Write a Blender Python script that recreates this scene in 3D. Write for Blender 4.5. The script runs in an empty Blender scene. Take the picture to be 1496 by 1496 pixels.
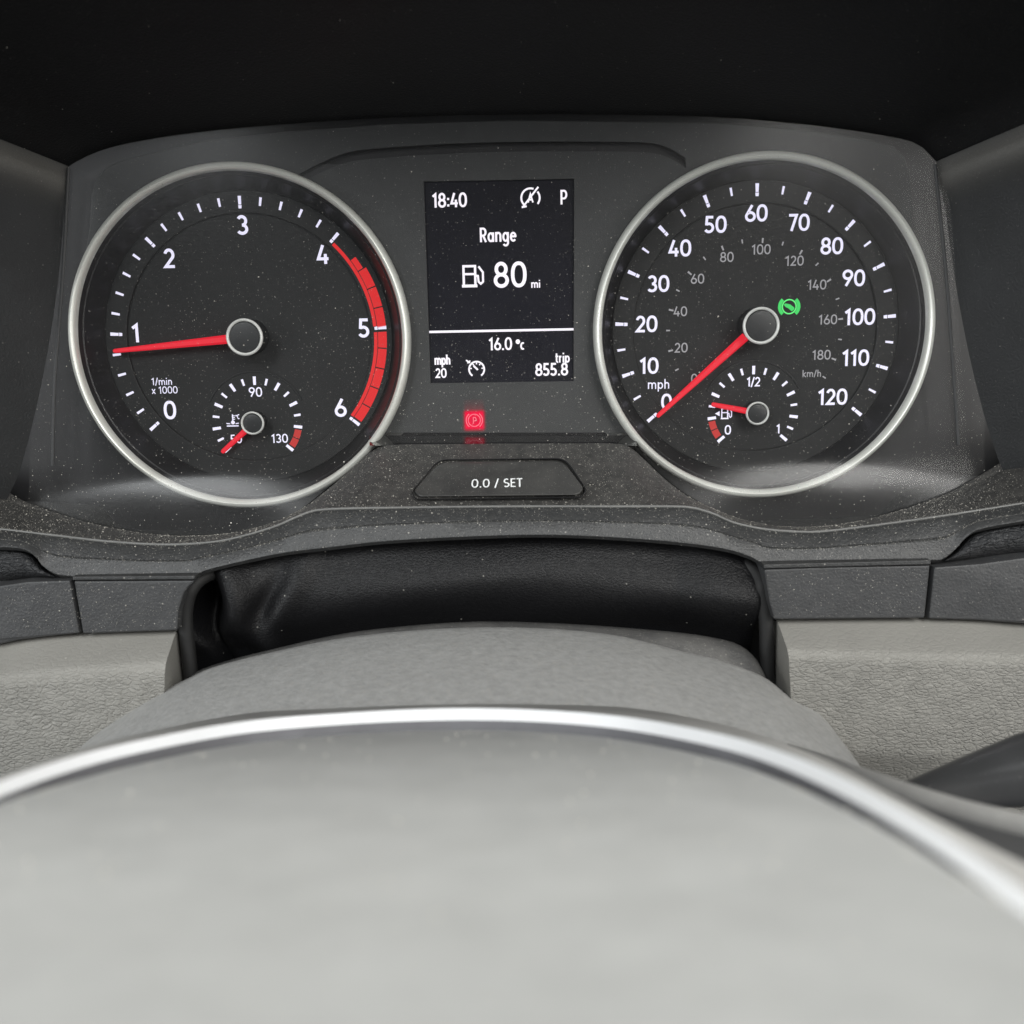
import bpy, math, random
import numpy as np
from mathutils import Vector, Matrix
from mathutils.geometry import tessellate_polygon
R = math.radians
random.seed(7)
rng = np.random.default_rng(7)
sc = bpy.context.scene
col = sc.collection

# ------------------------------------------------------------------ frames
# Everything is measured in millimetres in the frame of the instrument cluster:
# x right, y up along the dial faces, n out of the dial faces towards the driver.
# The cluster leans back by TILT; world() turns millimetres into world metres.
TILT = R(22)
AX = Vector((1, 0, 0)); AY = Vector((0, math.sin(TILT), math.cos(TILT))); AN = Vector((0, -math.cos(TILT), math.sin(TILT)))
BASE = Vector((0, 0, 0.9))
def world(p): return BASE + (AX * p[0] + AY * p[1] + AN * p[2]) * 0.001
FRAME = Matrix(((AX.x, AY.x, AN.x), (AX.y, AY.y, AN.y), (AX.z, AY.z, AN.z)))

# ------------------------------------------------------------------ camera
FPX, SIZE = 1500.0, 1496.0
th, rl = R(10), R(1.2)
X0 = np.array([1., 0, 0]); CF = np.array([0, -math.sin(th), -math.cos(th)]); U0 = np.array([0, math.cos(th), -math.sin(th)])
CX = math.cos(rl) * X0 - math.sin(rl) * U0
CU = math.sin(rl) * X0 + math.cos(rl) * U0
_d = FPX * 56 / 249
CC = -(((733.25 - 748) / FPX * _d) * CX + ((748 - 482.5) / FPX * _d) * CU + _d * CF)
def ray(px, py): return (px - 748) / FPX * CX + (748 - py) / FPX * CU + CF
def at(px, py, n):                      # measured point of the photograph at depth n
    v = ray(px, py); return CC + v * ((n - CC[2]) / v[2])
WY, WN, WS = -75.0, 152.0, 0.25         # plane of the steering wheel hub: y = WY + WS (n - WN)
def onwheel(px, py, lift=0.0):
    v = ray(px, py)
    t = (WY + lift + WS * (CC[2] - WN) - CC[1]) / (v[1] - WS * v[2]); return CC + v * t

cam = bpy.data.cameras.new('camera'); camo = bpy.data.objects.new('camera', cam); col.objects.link(camo)
cam.sensor_width = 36; cam.lens = 36 * FPX / SIZE; cam.clip_start = 0.005; cam.clip_end = 50
def wdir(v): return (AX * float(v[0]) + AY * float(v[1]) + AN * float(v[2])).normalized()
cx, cu, cf = wdir(CX), wdir(CU), wdir(CF)
camo.matrix_world = Matrix(((cx.x, cu.x, -cf.x, 0), (cx.y, cu.y, -cf.y, 0), (cx.z, cu.z, -cf.z, 0), (0, 0, 0, 1)))
camo.location = world(CC)
cam.dof.use_dof = True; cam.dof.focus_distance = 0.338; cam.dof.aperture_fstop = 14; cam.dof.aperture_blades = 0
sc.camera = camo

# ------------------------------------------------------------------ light: daylight through the cab windows, plus two added rear lamps
w = bpy.data.worlds.new('World'); sc.world = w; w.use_nodes = True
bg = w.node_tree.nodes['Background']; bg.inputs[0].default_value = (0.80, 0.88, 1.0, 1); bg.inputs[1].default_value = 0.08
def area(name, pos, target, sx, sy, power, color):
    l = bpy.data.lights.new(name, 'AREA'); l.shape = 'RECTANGLE'; l.size = sx; l.size_y = sy; l.energy = power; l.color = color
    o = bpy.data.objects.new(name, l); col.objects.link(o); o.location = pos
    o.rotation_euler = (Vector(target) - Vector(pos)).to_track_quat('-Z', 'Y').to_euler(); return o
B = BASE
area('windscreen_light', B + Vector((0.05, 0.42, 0.75)), B + Vector((0, -0.15, -0.05)), 1.3, 0.6, 15.0, (1.0, 0.99, 0.96))
area('right_window_light', B + Vector((0.75, -0.55, 0.28)), B + Vector((0, -0.05, -0.03)), 0.7, 0.45, 4.0, (1.0, 0.98, 0.94))
area('left_window_light', B + Vector((-1.0, -0.60, 0.32)), B + Vector((0, -0.05, -0.03)), 0.7, 0.45, 7.0, (0.97, 0.99, 1.0))
area('added_right_rear_light', B + Vector((0.46, -0.75, 0.85)), B + Vector((0, 0.0, 0.0)), 0.42, 0.5, 9.0, (1.0, 0.99, 0.96))  # added behind and above the driver to lift driver-facing surfaces and lens reflections
area('added_left_rear_light', B + Vector((-0.42, -0.75, 0.85)), B + Vector((0, 0.0, 0.0)), 0.3, 0.5, 6.5, (0.96, 0.99, 1.0))  # added left counterpart, for the same brightening and reflection
sc.view_settings.view_transform = 'Standard'; sc.view_settings.look = 'None'; sc.view_settings.gamma = 1.0; sc.view_settings.exposure = 0.0
sc.cycles.max_bounces = 8; sc.cycles.transparent_max_bounces = 12

# ------------------------------------------------------------------ mesh helpers
class MB:
    def __init__(s): s.v = []; s.f = []; s.g = []
    def vert(s, p, g=1.0): s.v.append(tuple(float(c) for c in p)); s.g.append(g); return len(s.v) - 1
    def face(s, *i): s.f.append(tuple(i))
    def grid(s, rows, closed=False, g=None):
        ids = [[s.vert(p, 1.0 if g is None else g[k]) for p in r] for k, r in enumerate(rows)]
        for a, b in zip(ids, ids[1:]):
            n = len(a)
            for j in range(n if closed else n - 1):
                k = (j + 1) % n
                s.face(a[j], b[j], b[k], a[k])
        return ids
    def lathe(s, c, prof, n=160, a0=0, a1=360):
        closed = abs(a1 - a0) >= 360
        m = n if closed else n + 1
        rows = []
        for r, z in prof:
            rows.append([(c[0] + r * math.cos(R(a0 + (a1 - a0) * j / n)), c[1] + r * math.sin(R(a0 + (a1 - a0) * j / n)), z) for j in range(m)])
        ids = [[s.vert(p) for p in r] for r in rows]
        for a, b in zip(ids, ids[1:]):
            for j in range(n):
                k = (j + 1) % m
                s.face(a[j], a[k], b[k], b[j])
        return ids
    def cap(s, loop): s.face(*loop)
    def poly(s, loops, z):              # flat polygon with holes; z number or callable(x, y)
        zz = z if callable(z) else (lambda x, y: z)
        t = tessellate_polygon([[Vector((p[0], p[1], 0)) for p in l] for l in loops])
        flat = [p for l in loops for p in l]
        b = len(s.v)
        for p in flat: s.vert((p[0], p[1], zz(p[0], p[1])))
        for a in t:
            q = [flat[i] for i in a]
            ar = (q[1][0]-q[0][0])*(q[2][1]-q[0][1]) - (q[2][0]-q[0][0])*(q[1][1]-q[0][1])
            a = a if ar > 0 else a[::-1]
            s.face(*[b + i for i in a])
        return b
    def plate(s, loop, z, depth, bev=0.4, holes=()):
        zz = z if callable(z) else (lambda x, y: z)
        loop = ccw(loop)
        inner = inset(loop, bev)
        mid = inset(loop, bev * 0.3)
        s.poly([inner] + [list(h) for h in holes], z)
        rows = [[(x, y, zz(x, y) - depth) for x, y in loop], [(x, y, zz(x, y) - bev) for x, y in loop],
                [(x, y, zz(x, y) - bev * 0.3) for x, y in mid], [(x, y, zz(x, y)) for x, y in inner]]
        ids = [[s.vert(p) for p in r] for r in rows]
        for a, b in zip(ids, ids[1:]):
            for j in range(len(a)):
                k = (j + 1) % len(a); s.face(a[j], a[k], b[k], b[j])
        for h in holes:
            h = ccw(h)
            a = [s.vert((x, y, zz(x, y))) for x, y in h]; b = [s.vert((x, y, zz(x, y) - depth)) for x, y in h]
            for j in range(len(a)):
                k = (j + 1) % len(a); s.face(a[j], a[k], b[k], b[j])
    def ribbon(s, pts, wd, z, closed=False):
        n = len(pts); L = []; Rr = []
        for i in range(n):
            p = pts[i]
            a = pts[i - 1] if (i > 0 or closed) else None
            b = pts[(i + 1) % n] if (i < n - 1 or closed) else None
            d1 = unit(p[0] - a[0], p[1] - a[1]) if a is not None else None
            d2 = unit(b[0] - p[0], b[1] - p[1]) if b is not None else None
            d1 = d1 or d2; d2 = d2 or d1
            nx, ny = -(d1[1] + d2[1]), d1[0] + d2[0]
            l = math.hypot(nx, ny) or 1e-6; nx /= l; ny /= l
            k = wd / 2 / max(0.45, nx * -d1[1] + ny * d1[0])
            L.append((p[0] + nx * k, p[1] + ny * k, z)); Rr.append((p[0] - nx * k, p[1] - ny * k, z))
        li = [s.vert(p) for p in L]; ri = [s.vert(p) for p in Rr]
        for i in range(n if closed else n - 1):
            k = (i + 1) % n; s.face(ri[i], ri[k], li[k], li[i])
    def tube(s, path, rad, n=20, flat=1.0):
        rows = []
        P = [np.array(p, float) for p in path]
        for i, p in enumerate(P):
            d = P[min(i + 1, len(P) - 1)] - P[max(i - 1, 0)]; d /= np.linalg.norm(d)
            e = np.cross(d, (0, 0, 1.)); e /= np.linalg.norm(e); f = np.cross(e, d)
            r = rad[i] if isinstance(rad, (list, tuple)) else rad
            rows.append([p + r * (math.cos(2*math.pi*j/n) * e + flat * math.sin(2*math.pi*j/n) * f) for j in range(n)])
        ids = s.grid(rows, closed=True)
        s.face(*ids[0]); s.face(*ids[-1][::-1]); return ids
    def build(s, name, mat, parent=None, smooth=True, angle=35, local=False):
        me = bpy.data.meshes.new(name)
        org = parent_loc(parent)
        if local: vs = [Vector(p) * 0.001 for p in s.v]
        else: vs = [world(p) - org for p in s.v]
        me.from_pydata([tuple(v) for v in vs], [], s.f)
        me.validate()
        at_ = me.attributes.new('grain', 'FLOAT', 'POINT'); at_.data.foreach_set('value', s.g)
        if smooth:
            me.polygons.foreach_set('use_smooth', [True] * len(me.polygons))
            try: me.set_sharp_from_angle(angle=R(angle))
            except Exception: pass
        me.materials.append(mat)
        o = bpy.data.objects.new(name, me); col.objects.link(o)
        if parent: o.parent = parent
        return o
def parent_loc(p):
    l = Vector((0, 0, 0))
    while p: l = l + p.location; p = p.parent
    return l
def unit(x, y):
    l = math.hypot(x, y); return (x / l, y / l) if l > 1e-9 else (1, 0)
def ccw(l):
    l = [(float(p[0]), float(p[1])) for p in l]
    a = sum(l[i][0] * l[(i + 1) % len(l)][1] - l[(i + 1) % len(l)][0] * l[i][1] for i in range(len(l)))
    return l if a > 0 else l[::-1]
def inset(l, b):
    o = []
    for i in range(len(l)):
        d1 = unit(l[i][0] - l[i - 1][0], l[i][1] - l[i - 1][1]); k = (i + 1) % len(l); d2 = unit(l[k][0] - l[i][0], l[k][1] - l[i][1])
        nx, ny = -(d1[1] + d2[1]), d1[0] + d2[0]; m = math.hypot(nx, ny) or 1e-6; nx /= m; ny /= m
        q = b / max(0.4, nx * -d1[1] + ny * d1[0]); o.append((l[i][0] + nx * q, l[i][1] + ny * q))
    return o
def spline(pts, N, closed=False):       # centripetal-ish Catmull-Rom, resampled evenly
    p = np.array(pts, float)
    if closed: p = np.vstack([p[-1], p, p[0], p[1]])
    else: p = np.vstack([2 * p[0] - p[1], p, 2 * p[-1] - p[-2]])
    out = []
    for i in range(1, len(p) - 2):
        for t in np.linspace(0, 1, 24, endpoint=False):
            a, b, c, d = p[i - 1], p[i], p[i + 1], p[i + 2]
            k1 = np.linalg.norm(c - b)
            m1 = (c - a) * k1 / max(1e-6, np.linalg.norm(c - b) + np.linalg.norm(b - a)); m2 = (d - b) * k1 / max(1e-6, np.linalg.norm(d - c) + np.linalg.norm(c - b))
            out.append((2*t**3-3*t**2+1)*b + (t**3-2*t**2+t)*m1 + (-2*t**3+3*t**2)*c + (t**3-t**2)*m2)
    if not closed: out.append(p[-2])
    out = np.array(out)
    if closed: out = np.vstack([out, out[:1]])
    s = np.concatenate([[0], np.cumsum(np.linalg.norm(np.diff(out, axis=0), axis=1))])
    u = np.linspace(0, s[-1], N + 1 if closed else N)
    q = np.stack([np.interp(u, s, out[:, k]) for k in range(out.shape[1])], 1)
    return q[:-1] if closed else q
def byx(pts, xs):                       # curve given as pixels, sampled at pixel columns xs
    q = spline(pts, 600); return np.interp(xs, q[:, 0], q[:, 1])
def rounded(pts, r, n=5):               # round the corners of a polygon
    o = []; m = len(pts)
    for i in range(m):
        p = np.array(pts[i], float); a = np.array(pts[i - 1], float); b = np.array(pts[(i + 1) % m], float)
        rr = r[i] if isinstance(r, (list, tuple)) else r
        d1 = (a - p); d2 = (b - p); l1 = np.linalg.norm(d1); l2 = np.linalg.norm(d2); k = min(rr, l1 * .45, l2 * .45)
        s_, e_ = p + d1 / l1 * k, p + d2 / l2 * k
        for t in np.linspace(0, 1, n): o.append(tuple((1-t)**2 * s_ + 2*t*(1-t) * p + t*t * e_))
    return o
def empty(name, pos): 
    o = bpy.data.objects.new(name, None); o.empty_display_size = 0.01; col.objects.link(o); o.location = world(pos); return o
def tag(o, label=None, cat=None, group=None, kind=None):
    for k, v in (('label', label), ('category', cat), ('group', group), ('kind', kind)):
        if v: o[k] = v
    return o
def thing(name, pos, label, cat, group=None): return tag(empty(name, pos), label, cat, group)
def place(me_obj_mesh, name, parent, pos, ang, mat=None):      # instance of shared mesh data, turned by ang about the dial normal
    o = bpy.data.objects.new(name, me_obj_mesh); col.objects.link(o); o.parent = parent
    rot = FRAME @ Matrix.Rotation(ang, 3, 'Z')
    o.matrix_local = Matrix.Translation(world(pos) - parent_loc(parent)) @ rot.to_4x4()
    return o
def local_mesh(mb, name, mat):
    o = mb.build(name, mat, None, smooth=False, local=True); me = o.data; bpy.data.objects.remove(o); return me

# ------------------------------------------------------------------ materials
class NT:
    def __init__(s, name):
        s.m = bpy.data.materials.new(name); s.m.use_nodes = True; s.t = s.m.node_tree; s.t.nodes.clear()
        s.out = s.n('ShaderNodeOutputMaterial'); s.tc = s.n('ShaderNodeTexCoord')
    def n(s, typ, **kw):
        x = s.t.nodes.new(typ)
        for k, v in kw.items(): setattr(x, k, v)
        return x
    def l(s, a, b): s.t.links.new(a, b)
    def val(s, sock, v):
        if hasattr(v, 'is_output') or isinstance(v, bpy.types.NodeSocket): s.l(v, sock)
        else: sock.default_value = v
    def noise(s, scale, detail=3, rough=0.5, vec=None, dist=0.0):
        x = s.n('ShaderNodeTexNoise'); x.inputs['Scale'].default_value = scale; x.inputs['Detail'].default_value = detail
        x.inputs['Roughness'].default_value = rough; x.inputs['Distortion'].default_value = dist
        s.l(vec or s.tc.outputs['Object'], x.inputs['Vector']); return x.outputs['Fac']
    def voro(s, scale, feature='F1', vec=None, rnd=1.0):
        x = s.n('ShaderNodeTexVoronoi', feature=feature); x.inputs['Scale'].default_value = scale; x.inputs['Randomness'].default_value = rnd
        s.l(vec or s.tc.outputs['Object'], x.inputs['Vector']); return x
    def math(s, op, a, b=0.0, c=None, clamp=False):
        x = s.n('ShaderNodeMath', operation=op, use_clamp=clamp); s.val(x.inputs[0], a); s.val(x.inputs[1], b)
        if c is not None: s.val(x.inputs[2], c)
        return x.outputs[0]
    def ramp(s, f, lo, hi, a=0.0, b=1.0):
        x = s.n('ShaderNodeMapRange'); x.clamp = True; s.l(f, x.inputs['Value'])
        x.inputs['From Min'].default_value = lo; x.inputs['From Max'].default_value = hi; x.inputs['To Min'].default_value = a; x.inputs['To Max'].default_value = b
        return x.outputs[0]
    def mix(s, f, a, b):
        x = s.n('ShaderNodeMix', data_type='RGBA'); s.val(x.inputs['Factor'], f); s.val(x.inputs['A'], a); s.val(x.inputs['B'], b); return x.outputs['Result']
    def bump(s, h, strength, dist, prev=None):
        x = s.n('ShaderNodeBump'); s.val(x.inputs['Strength'], strength); x.inputs['Distance'].default_value = dist; s.l(h, x.inputs['Height'])
        if prev: s.l(prev, x.inputs['Normal'])
        return x.outputs[0]
    def bsdf(s, **kw):
        x = s.n('ShaderNodeBsdfPrincipled')
        for k, v in kw.items(): s.val(x.inputs[k.replace('_', ' ')], v)
        return x
    def done(s, shader): s.l(shader.outputs[0] if hasattr(shader, 'outputs') else shader, s.out.inputs['Surface']); return s.m
def rgb(*c): return (c[0], c[1] if len(c) > 1 else c[0], c[2] if len(c) > 2 else c[0], 1.0)
def specks(t, scale, size, density):    # dust: small random dots, mask 0..1
    v = t.voro(scale)
    d = t.ramp(v.outputs['Distance'], size * 0.6, size, 1, 0)
    c = t.n('ShaderNodeSeparateColor'); t.l(v.outputs['Color'], c.inputs[0])
    k = t.math('LESS_THAN', c.outputs[0], density)
    return t.math('MULTIPLY', t.math('MULTIPLY', d, k), t.ramp(c.outputs[1], 0, 1, 0.25, 1.0))
DUST = rgb(0.44, 0.42, 0.38)
def plastic(name, base, rough=0.5, grain=2500, gstr=0.25, dust=0.3, film=0.0, spec=0.5, dens=0.35, fscale=60, dsize=0.2, var=1.0):
    t = NT(name)
    g = t.noise(grain, 2)
    f = t.noise(fscale, 4, 0.6)
    c = t.mix(t.ramp(f, 0.3, 0.7, 0, 1), rgb(*[b * (1 - .15 * var) for b in base[:3]]), rgb(*[b * (1 + .12 * var) for b in base[:3]]))
    if film: c = t.mix(t.math('MULTIPLY', t.ramp(t.noise(fscale * 1.7, 5, 0.7), 0.3, 0.75), film), c, DUST)
    if dust:
        s1 = specks(t, 1300, dsize, dens); s2 = specks(t, 520, dsize * 0.75, dens * 0.6)
        c = t.mix(t.math('MULTIPLY', t.math('MAXIMUM', s1, s2), dust), c, DUST)
    b = t.bsdf(Base_Color=c, Roughness=rough, Specular_IOR_Level=spec, Normal=t.bump(g, gstr, 0.0002))
    return t.done(b)
def leather(name, base, rough, cell, strength, fine=3500):
    t = NT(name)
    warp = t.n('ShaderNodeTexNoise'); warp.inputs['Scale'].default_value = cell * 0.4; warp.inputs['Detail'].default_value = 2; t.l(t.tc.outputs['Object'], warp.inputs['Vector'])
    mx = t.n('ShaderNodeMix', data_type='VECTOR'); mx.inputs['Factor'].default_value = 0.0022
    sub = t.n('ShaderNodeVectorMath', operation='SCALE'); t.l(warp.outputs['Color'], sub.inputs[0]); sub.inputs['Scale'].default_value = 1.1 / cell
    add = t.n('ShaderNodeVectorMath', operation='ADD'); t.l(t.tc.outputs['Object'], add.inputs[0]); t.l(sub.outputs[0], add.inputs[1])
    mp = t.n('ShaderNodeMapping'); t.l(add.outputs[0], mp.inputs['Vector']); mp.inputs['Scale'].default_value = (0.62, 1.0, 1.45)
    e = t.voro(cell, 'DISTANCE_TO_EDGE', mp.outputs[0])
    e2 = t.voro(cell * 2.3, 'DISTANCE_TO_EDGE', mp.outputs[0])
    h = t.math('ADD', t.ramp(e.outputs['Distance'], 0.0, 0.16), t.math('MULTIPLY', t.ramp(e2.outputs['Distance'], 0.0, 0.2), 0.35))
    h = t.math('MULTIPLY', h, t.ramp(t.noise(cell * 0.35, 3), 0.25, 0.6, 0.35, 1.0))
    a = t.n('ShaderNodeAttribute', attribute_name='grain')
    st = t.math('MULTIPLY', a.outputs['Fac'], strength)
    n1 = t.bump(h, st, 0.0006)
    n2 = t.bump(t.noise(fine, 2), 0.12, 0.0002, n1)
    c = t.mix(t.ramp(t.noise(45, 4), 0.3, 0.7), rgb(*[b * 0.93 for b in base]), rgb(*[b * 1.05 for b in base]))
    s1 = specks(t, 420, 0.12, 0.12)
    c = t.mix(t.math('MULTIPLY', s1, 0.5), c, rgb(0.6, 0.58, 0.52))
    return t.done(t.bsdf(Base_Color=c, Roughness=rough, Normal=n2, Specular_IOR_Level=0.3))
def emit(name, color, strength, base=(0.02, 0.02, 0.02)):
    t = NT(name)
    return t.done(t.bsdf(Base_Color=rgb(*base), Roughness=0.6, Emission_Color=rgb(*color), Emission_Strength=strength))
def satin(name, base, rough, metallic=1.0, brushed=False):
    t = NT(name)
    f = t.noise(900, 3)
    rr = t.ramp(f, 0.3, 0.7, rough * 0.85, rough * 1.15)
    return t.done(t.bsdf(Base_Color=rgb(*base), Metallic=metallic, Roughness=rr, Normal=t.bump(t.noise(2600, 2), 0.05, 0.0001)))

M = {}
M['hood'] = plastic('hood_plastic', (0.0055, 0.0055, 0.006), 0.55, 1500, 0.8, 0.25, spec=0.3, dens=0.1)
M['side'] = plastic('hood_side_plastic', (0.03, 0.031, 0.032), 0.5, 1900, 0.5, 0.25, spec=0.4, dens=0.12)
def lerp(a, b, t): return np.array(a) + (np.array(b) - np.array(a)) * t
def wall_mat():                          # moulded wall; corner highlight painted as a pale tint along its top bead
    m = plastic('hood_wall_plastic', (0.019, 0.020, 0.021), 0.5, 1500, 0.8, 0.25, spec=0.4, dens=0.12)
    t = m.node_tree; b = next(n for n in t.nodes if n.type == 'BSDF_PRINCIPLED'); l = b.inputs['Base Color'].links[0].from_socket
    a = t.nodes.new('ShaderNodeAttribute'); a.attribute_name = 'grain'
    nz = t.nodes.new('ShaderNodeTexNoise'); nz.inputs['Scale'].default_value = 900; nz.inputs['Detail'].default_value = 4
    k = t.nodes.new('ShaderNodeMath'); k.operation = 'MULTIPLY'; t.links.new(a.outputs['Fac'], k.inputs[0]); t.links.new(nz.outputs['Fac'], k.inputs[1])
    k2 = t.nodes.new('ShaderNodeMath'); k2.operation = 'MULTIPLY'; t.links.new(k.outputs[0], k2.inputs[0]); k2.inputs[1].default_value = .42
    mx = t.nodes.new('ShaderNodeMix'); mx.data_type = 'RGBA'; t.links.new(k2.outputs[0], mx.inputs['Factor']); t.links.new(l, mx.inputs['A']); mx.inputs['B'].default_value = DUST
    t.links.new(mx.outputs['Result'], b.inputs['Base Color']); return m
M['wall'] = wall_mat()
M['face'] = plastic('faceplate_plastic', (0.027, 0.0283, 0.0288), 0.55, 3000, 0.2, 0.3, dens=0.2)
M['groove'] = plastic('groove_plastic', (0.008, 0.008, 0.009), 0.5, 3000, 0.1, 0.15, dens=0.1)
M['dial'] = plastic('dial_print_black', (0.013, 0.0134, 0.0138), 0.6, 3000, 0.1, 0.4, dens=0.22, spec=.3)
M['well'] = plastic('dial_well_black', (0.010, 0.010, 0.011), 0.45, 3000, 0.1, 0.15, dens=0.10)
M['ledge'] = plastic('dusty_ledge_plastic', (0.022, 0.0215, 0.021), 0.6, 1800, 0.5, 0.9, film=0.10, dens=0.8, dsize=0.22, fscale=160)
M['lip'] = plastic('bezel_lip_plastic', (0.027, 0.028, 0.029), 0.45, 1500, 1.0, 0.7, film=0.04, dens=0.5, fscale=200)
M['edge'] = plastic('dusty_highlight_edge', (0.13, 0.13, 0.125), 0.45, 1500, 0.6, 0.6, dens=.5)  # pale base paints the highlight along the lip's rim; the specks are dust
M['trim'] = plastic('trim_plastic', (0.036, 0.037, 0.039), 0.5, 1400, 0.9, 0.5, film=0.03, dens=0.25, fscale=150)
M['gloss'] = plastic('gloss_black_plastic', (0.010, 0.010, 0.011), 0.05, 2500, 0.0, 0.12, dens=0.2, spec=1.0)
M['button'] = plastic('button_plastic', (0.034, 0.034, 0.033), 0.5, 2200, 0.4, 0.55, film=0.07, dens=0.45)
M['screen'] = plastic('screen_glass', (0.006, 0.006, 0.011), 0.4, 2500, 0.02, 0.3, dens=0.15, spec=.15)
M['grey'] = leather('grey_grained_vinyl', (0.265, 0.258, 0.237), 0.5, 600, 0.66)
M['blackleather'] = leather('black_leather', (0.0045, 0.0045, 0.0052), 0.46, 900, 0.26)
M['padleather'] = leather('black_dash_vinyl', (0.035, 0.036, 0.038), 0.42, 520, 0.8)
M['shroud'] = plastic('shroud_plastic', (0.37, 0.37, 0.362), 0.6, 900, 1.0, 0.6, film=0.12, dens=0.6, dsize=0.4, fscale=420, var=1.1)
M['shroudlip'] = plastic('shroud_lip_plastic', (0.06, 0.06, 0.06), 0.55, 1500, 0.8, 0.7, film=0.15, dens=0.6)
M['pad'] = plastic('airbag_cover_plastic', (0.305, 0.31, 0.302), 0.5, 800, 0.5, 0.5, film=0.05, dens=0.10, fscale=90, dsize=0.3, var=.5)
M['hub'] = plastic('wheel_hub_plastic', (0.34, 0.335, 0.32), 0.55, 900, 0.4, 0.2, dens=0.1)
M['gap'] = plastic('trim_shade_plastic', (0.15, 0.15, 0.16), 0.7, 1200, 0.15, 0.2)  # soft shade under the chrome strip, put into this grey
M['stalk'] = plastic('stalk_plastic', (0.065, 0.065, 0.066), 0.34, 1200, 0.15, 0.4, dens=0.15)
M['ring'] = satin('satin_silver', (0.80, 0.81, 0.75), 0.33, 0.35)
M['hubring'] = satin('satin_silver_hub', (0.88, 0.89, 0.86), 0.36, 0.25)
M['chrome'] = satin('brushed_chrome', (0.93, 0.94, 0.95), 0.33, 0.12)
M['cap'] = plastic('needle_cap', (0.020, 0.021, 0.022), 0.35, 2500, 0.05, 0.2, dens=0.1)
M['lit'] = emit('backlit_white', (0.80, 0.77, 1.0), 0.86, (0.3, 0.3, 0.32))
M['dim'] = emit('backlit_grey', (0.80, 0.78, 0.86), 0.26, (0.15, 0.15, 0.15))
M['lcd'] = emit('display_white', (0.96, 0.90, 1.0), 0.95, (0.2, 0.2, 0.2))
M['red'] = emit('needle_red', (1.0, 0.012, 0.035), 0.66, (0.2, 0.004, 0.01))
M['zone'] = emit('red_zone', (1.0, 0.008, 0.012), 0.62, (0.15, 0.004, 0.004))
M['zonedim'] = emit('red_zone_dim', (0.9, 0.04, 0.03), 0.42, (0.15, 0.01, 0.01))
def glow_mat(name, color, strength):
    t = NT(name); a = t.n('ShaderNodeAttribute', attribute_name='grain')
    e = t.n('ShaderNodeEmission'); e.inputs[0].default_value = rgb(*color); e.inputs[1].default_value = strength
    m = t.n('ShaderNodeMixShader'); t.l(a.outputs['Fac'], m.inputs[0]); t.l(t.n('ShaderNodeBsdfTransparent').outputs[0], m.inputs[1]); t.l(e.outputs[0], m.inputs[2]); return t.done(m)
M['lampglow'] = glow_mat('brake_lamp_glow', (1.0, 0.004, 0.06), 1.05)
M['lampline'] = emit('brake_lamp_line', (1.0, 0.13, 0.20), 1.0)
M['green'] = emit('green_lamp', (0.03, 0.80, 0.13), 0.85)
M['greenline'] = emit('green_lamp_line', (0.12, 1.0, 0.22), 0.95)
M['print'] = plastic('white_print', (0.9, 0.92, 0.92), 0.5, 2500, 0.05, 0.0)
M['dust'] = plastic('dust_grain', (0.46, 0.44, 0.39), 0.8, 2500, 0.05, 0.0)
M['back'] = plastic('backing_black', (0.01, 0.01, 0.01), 0.7, 2500, 0.05, 0.0)
def lens_mat():
    t = NT('dusty_clear_lens')
    tr = t.n('ShaderNodeBsdfTransparent'); tr.inputs[0].default_value = rgb(0.985, 0.985, 0.985)
    gl = t.n('ShaderNodeBsdfGlossy'); gl.inputs['Color'].default_value = rgb(1)
    mp = t.n('ShaderNodeMapping'); t.l(t.tc.outputs['Object'], mp.inputs['Vector']); mp.inputs['Scale'].default_value = (1, 1, 14)
    scr = t.noise(520, 4, 0.7, mp.outputs[0], 0.4)
    t.l(t.ramp(scr, 0.35, 0.65, 0.13, 0.27), gl.inputs['Roughness'])
    fr = t.n('ShaderNodeFresnel'); fr.inputs['IOR'].default_value = 1.45
    m1 = t.n('ShaderNodeMixShader'); t.l(t.math('MULTIPLY', fr.outputs[0], t.ramp(scr, 0.35, 0.65, 0.26, 0.40)), m1.inputs[0]); t.l(tr.outputs[0], m1.inputs[1]); t.l(gl.outputs[0], m1.inputs[2])
    df = t.n('ShaderNodeBsdfDiffuse'); df.inputs[0].default_value = rgb(0.62, 0.60, 0.55)
    s1 = specks(t, 850, 0.15, 0.30); s2 = specks(t, 300, 0.085, 0.22)
    a = t.n('ShaderNodeAttribute', attribute_name='grain')       # settled dust is thicker low on the lens
    dd = t.math('MULTIPLY', t.math('MAXIMUM', s1, s2), t.math('MULTIPLY', a.outputs['Fac'], 0.85))
    film = t.math('MULTIPLY', t.ramp(t.noise(70, 4, 0.65), 0.3, 0.75, 0.3, 1.0), t.math('MULTIPLY', a.outputs['Fac'], 0.012))
    m2 = t.n('ShaderNodeMixShader'); t.l(t.math('ADD', dd, film, clamp=True), m2.inputs[0]); t.l(m1.outputs[0], m2.inputs[1]); t.l(df.outputs[0], m2.inputs[2])
    return t.done(m2)
M['lens'] = lens_mat()

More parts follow.
